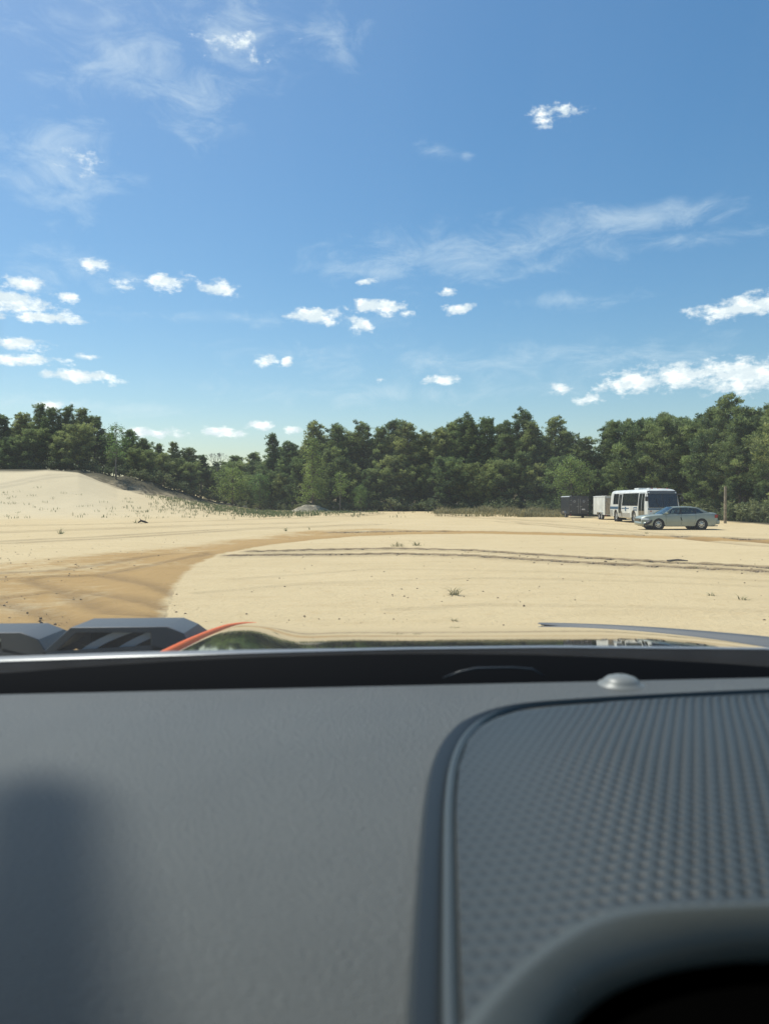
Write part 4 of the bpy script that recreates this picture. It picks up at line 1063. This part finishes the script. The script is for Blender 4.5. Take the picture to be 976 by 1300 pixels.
# instrument hood, lower right
def pxz(px, py, z): D = (CH-z)*F/(py-HZ); return ((px-CX)/F*D, D, z)
m = MB(); A = [(520,1420),(560,1345),(600,1290),(650,1237),(690,1204),(730,1177),(760,1164),(800,1155),(870,1151),(976,1147),(1200,1144)]
Bc = [(640,1460),(680,1380),(712,1315),(742,1280),(775,1257),(810,1242),(845,1231),(880,1224),(925,1218),(976,1214),(1200,1206)]
def rs(C, n=60):
    s = [i*(len(C)-1)/(n-1) for i in range(n)]; o = [(float(np.interp(k, range(len(C)), [c[0] for c in C])), float(np.interp(k, range(len(C)), [c[1] for c in C]))) for k in s]
    for _ in range(4): o = [o[0]]+[((o[i-1][0]+2*o[i][0]+o[i+1][0])/4, (o[i-1][1]+2*o[i][1]+o[i+1][1])/4) for i in range(1, n-1)]+[o[-1]]
    return o
Ra = [pxz(p[0], p[1], 1.474) for p in rs(A)]; Rb = [pxz(p[0], p[1], 1.458) for p in rs(Bc)]
Rc = [tuple(Vector(a)+Vector((0,.012,-.018))) for a in Ra]
mid1 = [tuple(Vector(a).lerp(Vector(b_), .3)+Vector((0,0,.004))) for a, b_ in zip(Ra, Rb)]; mid2 = [tuple(Vector(a).lerp(Vector(b_), .7)+Vector((0,0,.0035))) for a, b_ in zip(Ra, Rb)]
low = [tuple(Vector(b_)+Vector((.002,.004,-.006))) for b_ in Rb]
ins_ = [tuple(Vector(b_)+Vector((.004,.05,-.012))) for b_ in Rb]
m.grid([[tuple(Vector(a)+Vector((0,.012,-.05))) for a in Ra], Rc, Ra, mid1, mid2, Rb, low, ins_]); H_ = TB(m, 'instrument_hood', mat('hood_plastic', (.07,.08,.078), .42, bump=.15, bscale=420), T, smooth=True)
m = MB(); deep = [tuple(Vector(p)+Vector((0,.03,-.25))) for p in ins_]
cup = [tuple(Vector(p)+Vector((.0,-.001,-.004))) for p in ins_]
m.grid([[(p[0]+.002, p[1]+.0, 1.4475) for p in ins_], [(p[0]+.004, min(p[1], .12), 1.4475) for p in ins_]]); m.grid([[(p[0]+.002, p[1], 1.4475) for p in ins_], ins_])
m.v = [(v[0]-T0.x, v[1]-T0.y, v[2]) for v in m.v]; m.build('opening_shade', mat('shade_black', (.001,.001,.001), 1.0, spec=0), H_, smooth=True)  # flat black sheet standing in for the darkness of the opening
# windscreen with pillars, header, roof and mirror
def glassm():
    g_ = bpy.data.materials.new('veiled_windscreen'); g_.use_nodes = True; t = g_.node_tree; t.nodes.clear()
    tp = N(t, 'ShaderNodeBsdfTransparent'); tp.inputs[0].default_value = (.915,.955,.955,1)
    tl = N(t, 'ShaderNodeBsdfTranslucent'); tl.inputs[0].default_value = (.75,.8,.82,1)
    gl = N(t, 'ShaderNodeBsdfGlossy'); gl.inputs['Roughness'].default_value = .0; oo = N(t, 'ShaderNodeOutputMaterial')
    tc = N(t, 'ShaderNodeTexCoord').outputs['Object']
    f = noise(t, vmath(t, 'MULTIPLY', tc, (9, .6, .6)), 1.0, 4, .6)
    sp = N(t, 'ShaderNodeSeparateXYZ'); t.links.new(tc, sp.inputs[0])
    gx = math_n(t, 'ABSOLUTE', math_n(t, 'ADD', sp.outputs[0], .437+T0.x)); gy_ = math_n(t, 'ADD', sp.outputs[1], T0.y)
    def fall(v, lo, hi):
        n = N(t, 'ShaderNodeMapRange', interpolation_type='SMOOTHSTEP'); n.inputs['From Min'].default_value = lo; n.inputs['From Max'].default_value = hi
        n.inputs['To Min'].default_value = 1; n.inputs['To Max'].default_value = 0; t.links.new(v, n.inputs['Value']); return n.outputs['Result']
    gd = math_n(t, 'SQRT', math_n(t, 'ADD', math_n(t, 'POWER', gx, 2.0), math_n(t, 'POWER', math_n(t, 'MAXIMUM', math_n(t, 'SUBTRACT', gy_, .69), 0.0), 2.0)))
    shade_mask = math_n(t, 'MULTIPLY', fall(gd, .012, .085), .86)  # made-up dark patch out of view, added to cast the soft dash shadow
    tm = N(t, 'ShaderNodeMix', data_type='RGBA'); t.links.new(shade_mask, tm.inputs[0]); tm.inputs[6].default_value = (.915,.955,.955,1); tm.inputs[7].default_value = (0,0,0,1)
    t.links.new(tm.outputs[2], tp.inputs[0])
    m1 = N(t, 'ShaderNodeMixShader'); t.links.new(math_n(t, 'MULTIPLY_ADD', f, .030, VEIL), m1.inputs[0]); t.links.new(tp.outputs[0], m1.inputs[1]); t.links.new(tl.outputs[0], m1.inputs[2])
    m2 = N(t, 'ShaderNodeMixShader'); m2.inputs[0].default_value = .025
    t.links.new(m1.outputs[0], m2.inputs[1]); t.links.new(gl.outputs[0], m2.inputs[2]); t.links.new(m2.outputs[0], oo.inputs[0]); return g_
VEIL = .013  # thin translucent scatter, put in to veil the view like glare
m = MB(); m.grid([[(x, 1.0-.06*(x/.8)**2, 1.40) for x in [-.85+1.85*i/16 for i in range(17)]], [(x*.95, .50-.05*(x/.8)**2, 2.184) for x in [-.85+1.85*i/16 for i in range(17)]]])
TB(m, 'windscreen', glassm(), T, smooth=True)
M_lin = mat('headliner', (.06,.06,.06), .9); M_pil = mat('pillar_black', (.03,.03,.03), .6)
for x0, x1 in ((-.88,-.84), (1.03, .98)):
    m = MB(); m.tube([(x0, .98, 1.36), ((x0+x1)/2, .76, 1.74), (x1, .46, 2.2)], .035, 8); TB(m, 'windscreen_pillar', M_pil, T, smooth=True)
m = MB(); m.box(-.86, 1.0, -1.3, .495, 2.18, 2.23); TB(m, 'roof', M_lin, T, bevel=.02)
m = MB(); m.box(-.93,-.88,-1.3,1.0,.5,1.36); m.box(1.03,1.08,-1.3,1.0,.5,1.36); m.box(-.9,1.05,-1.36,-1.3,.5,1.4); m.box(-.9,1.05,-1.3,1.0,.45,.5); TB(m, 'body', M_pil, T, bevel=.02)
r = bpy.data.objects.new('rear_view_mirror', None); COL.objects.link(r); r.parent = T; r.location = (-.5-T0.x, .48-T0.y, 1.97)
m = MB(); m.lathe([(.001,-.012),(.055,-.012),(.062,0),(.055,.02),(.001,.024)], 'y', 28); m.v = [(v[0]*1.8, v[1], v[2]*.6) for v in m.v]; m.build('mirror_head', M_black, r, smooth=True)
m = MB(); m.tube([(0,.012,0),(-.02,.03,.06),(-.01,.05,.20)], .008, 8); m.build('mirror_stalk', M_black, r, smooth=True)
bpy.context.view_layer.update()
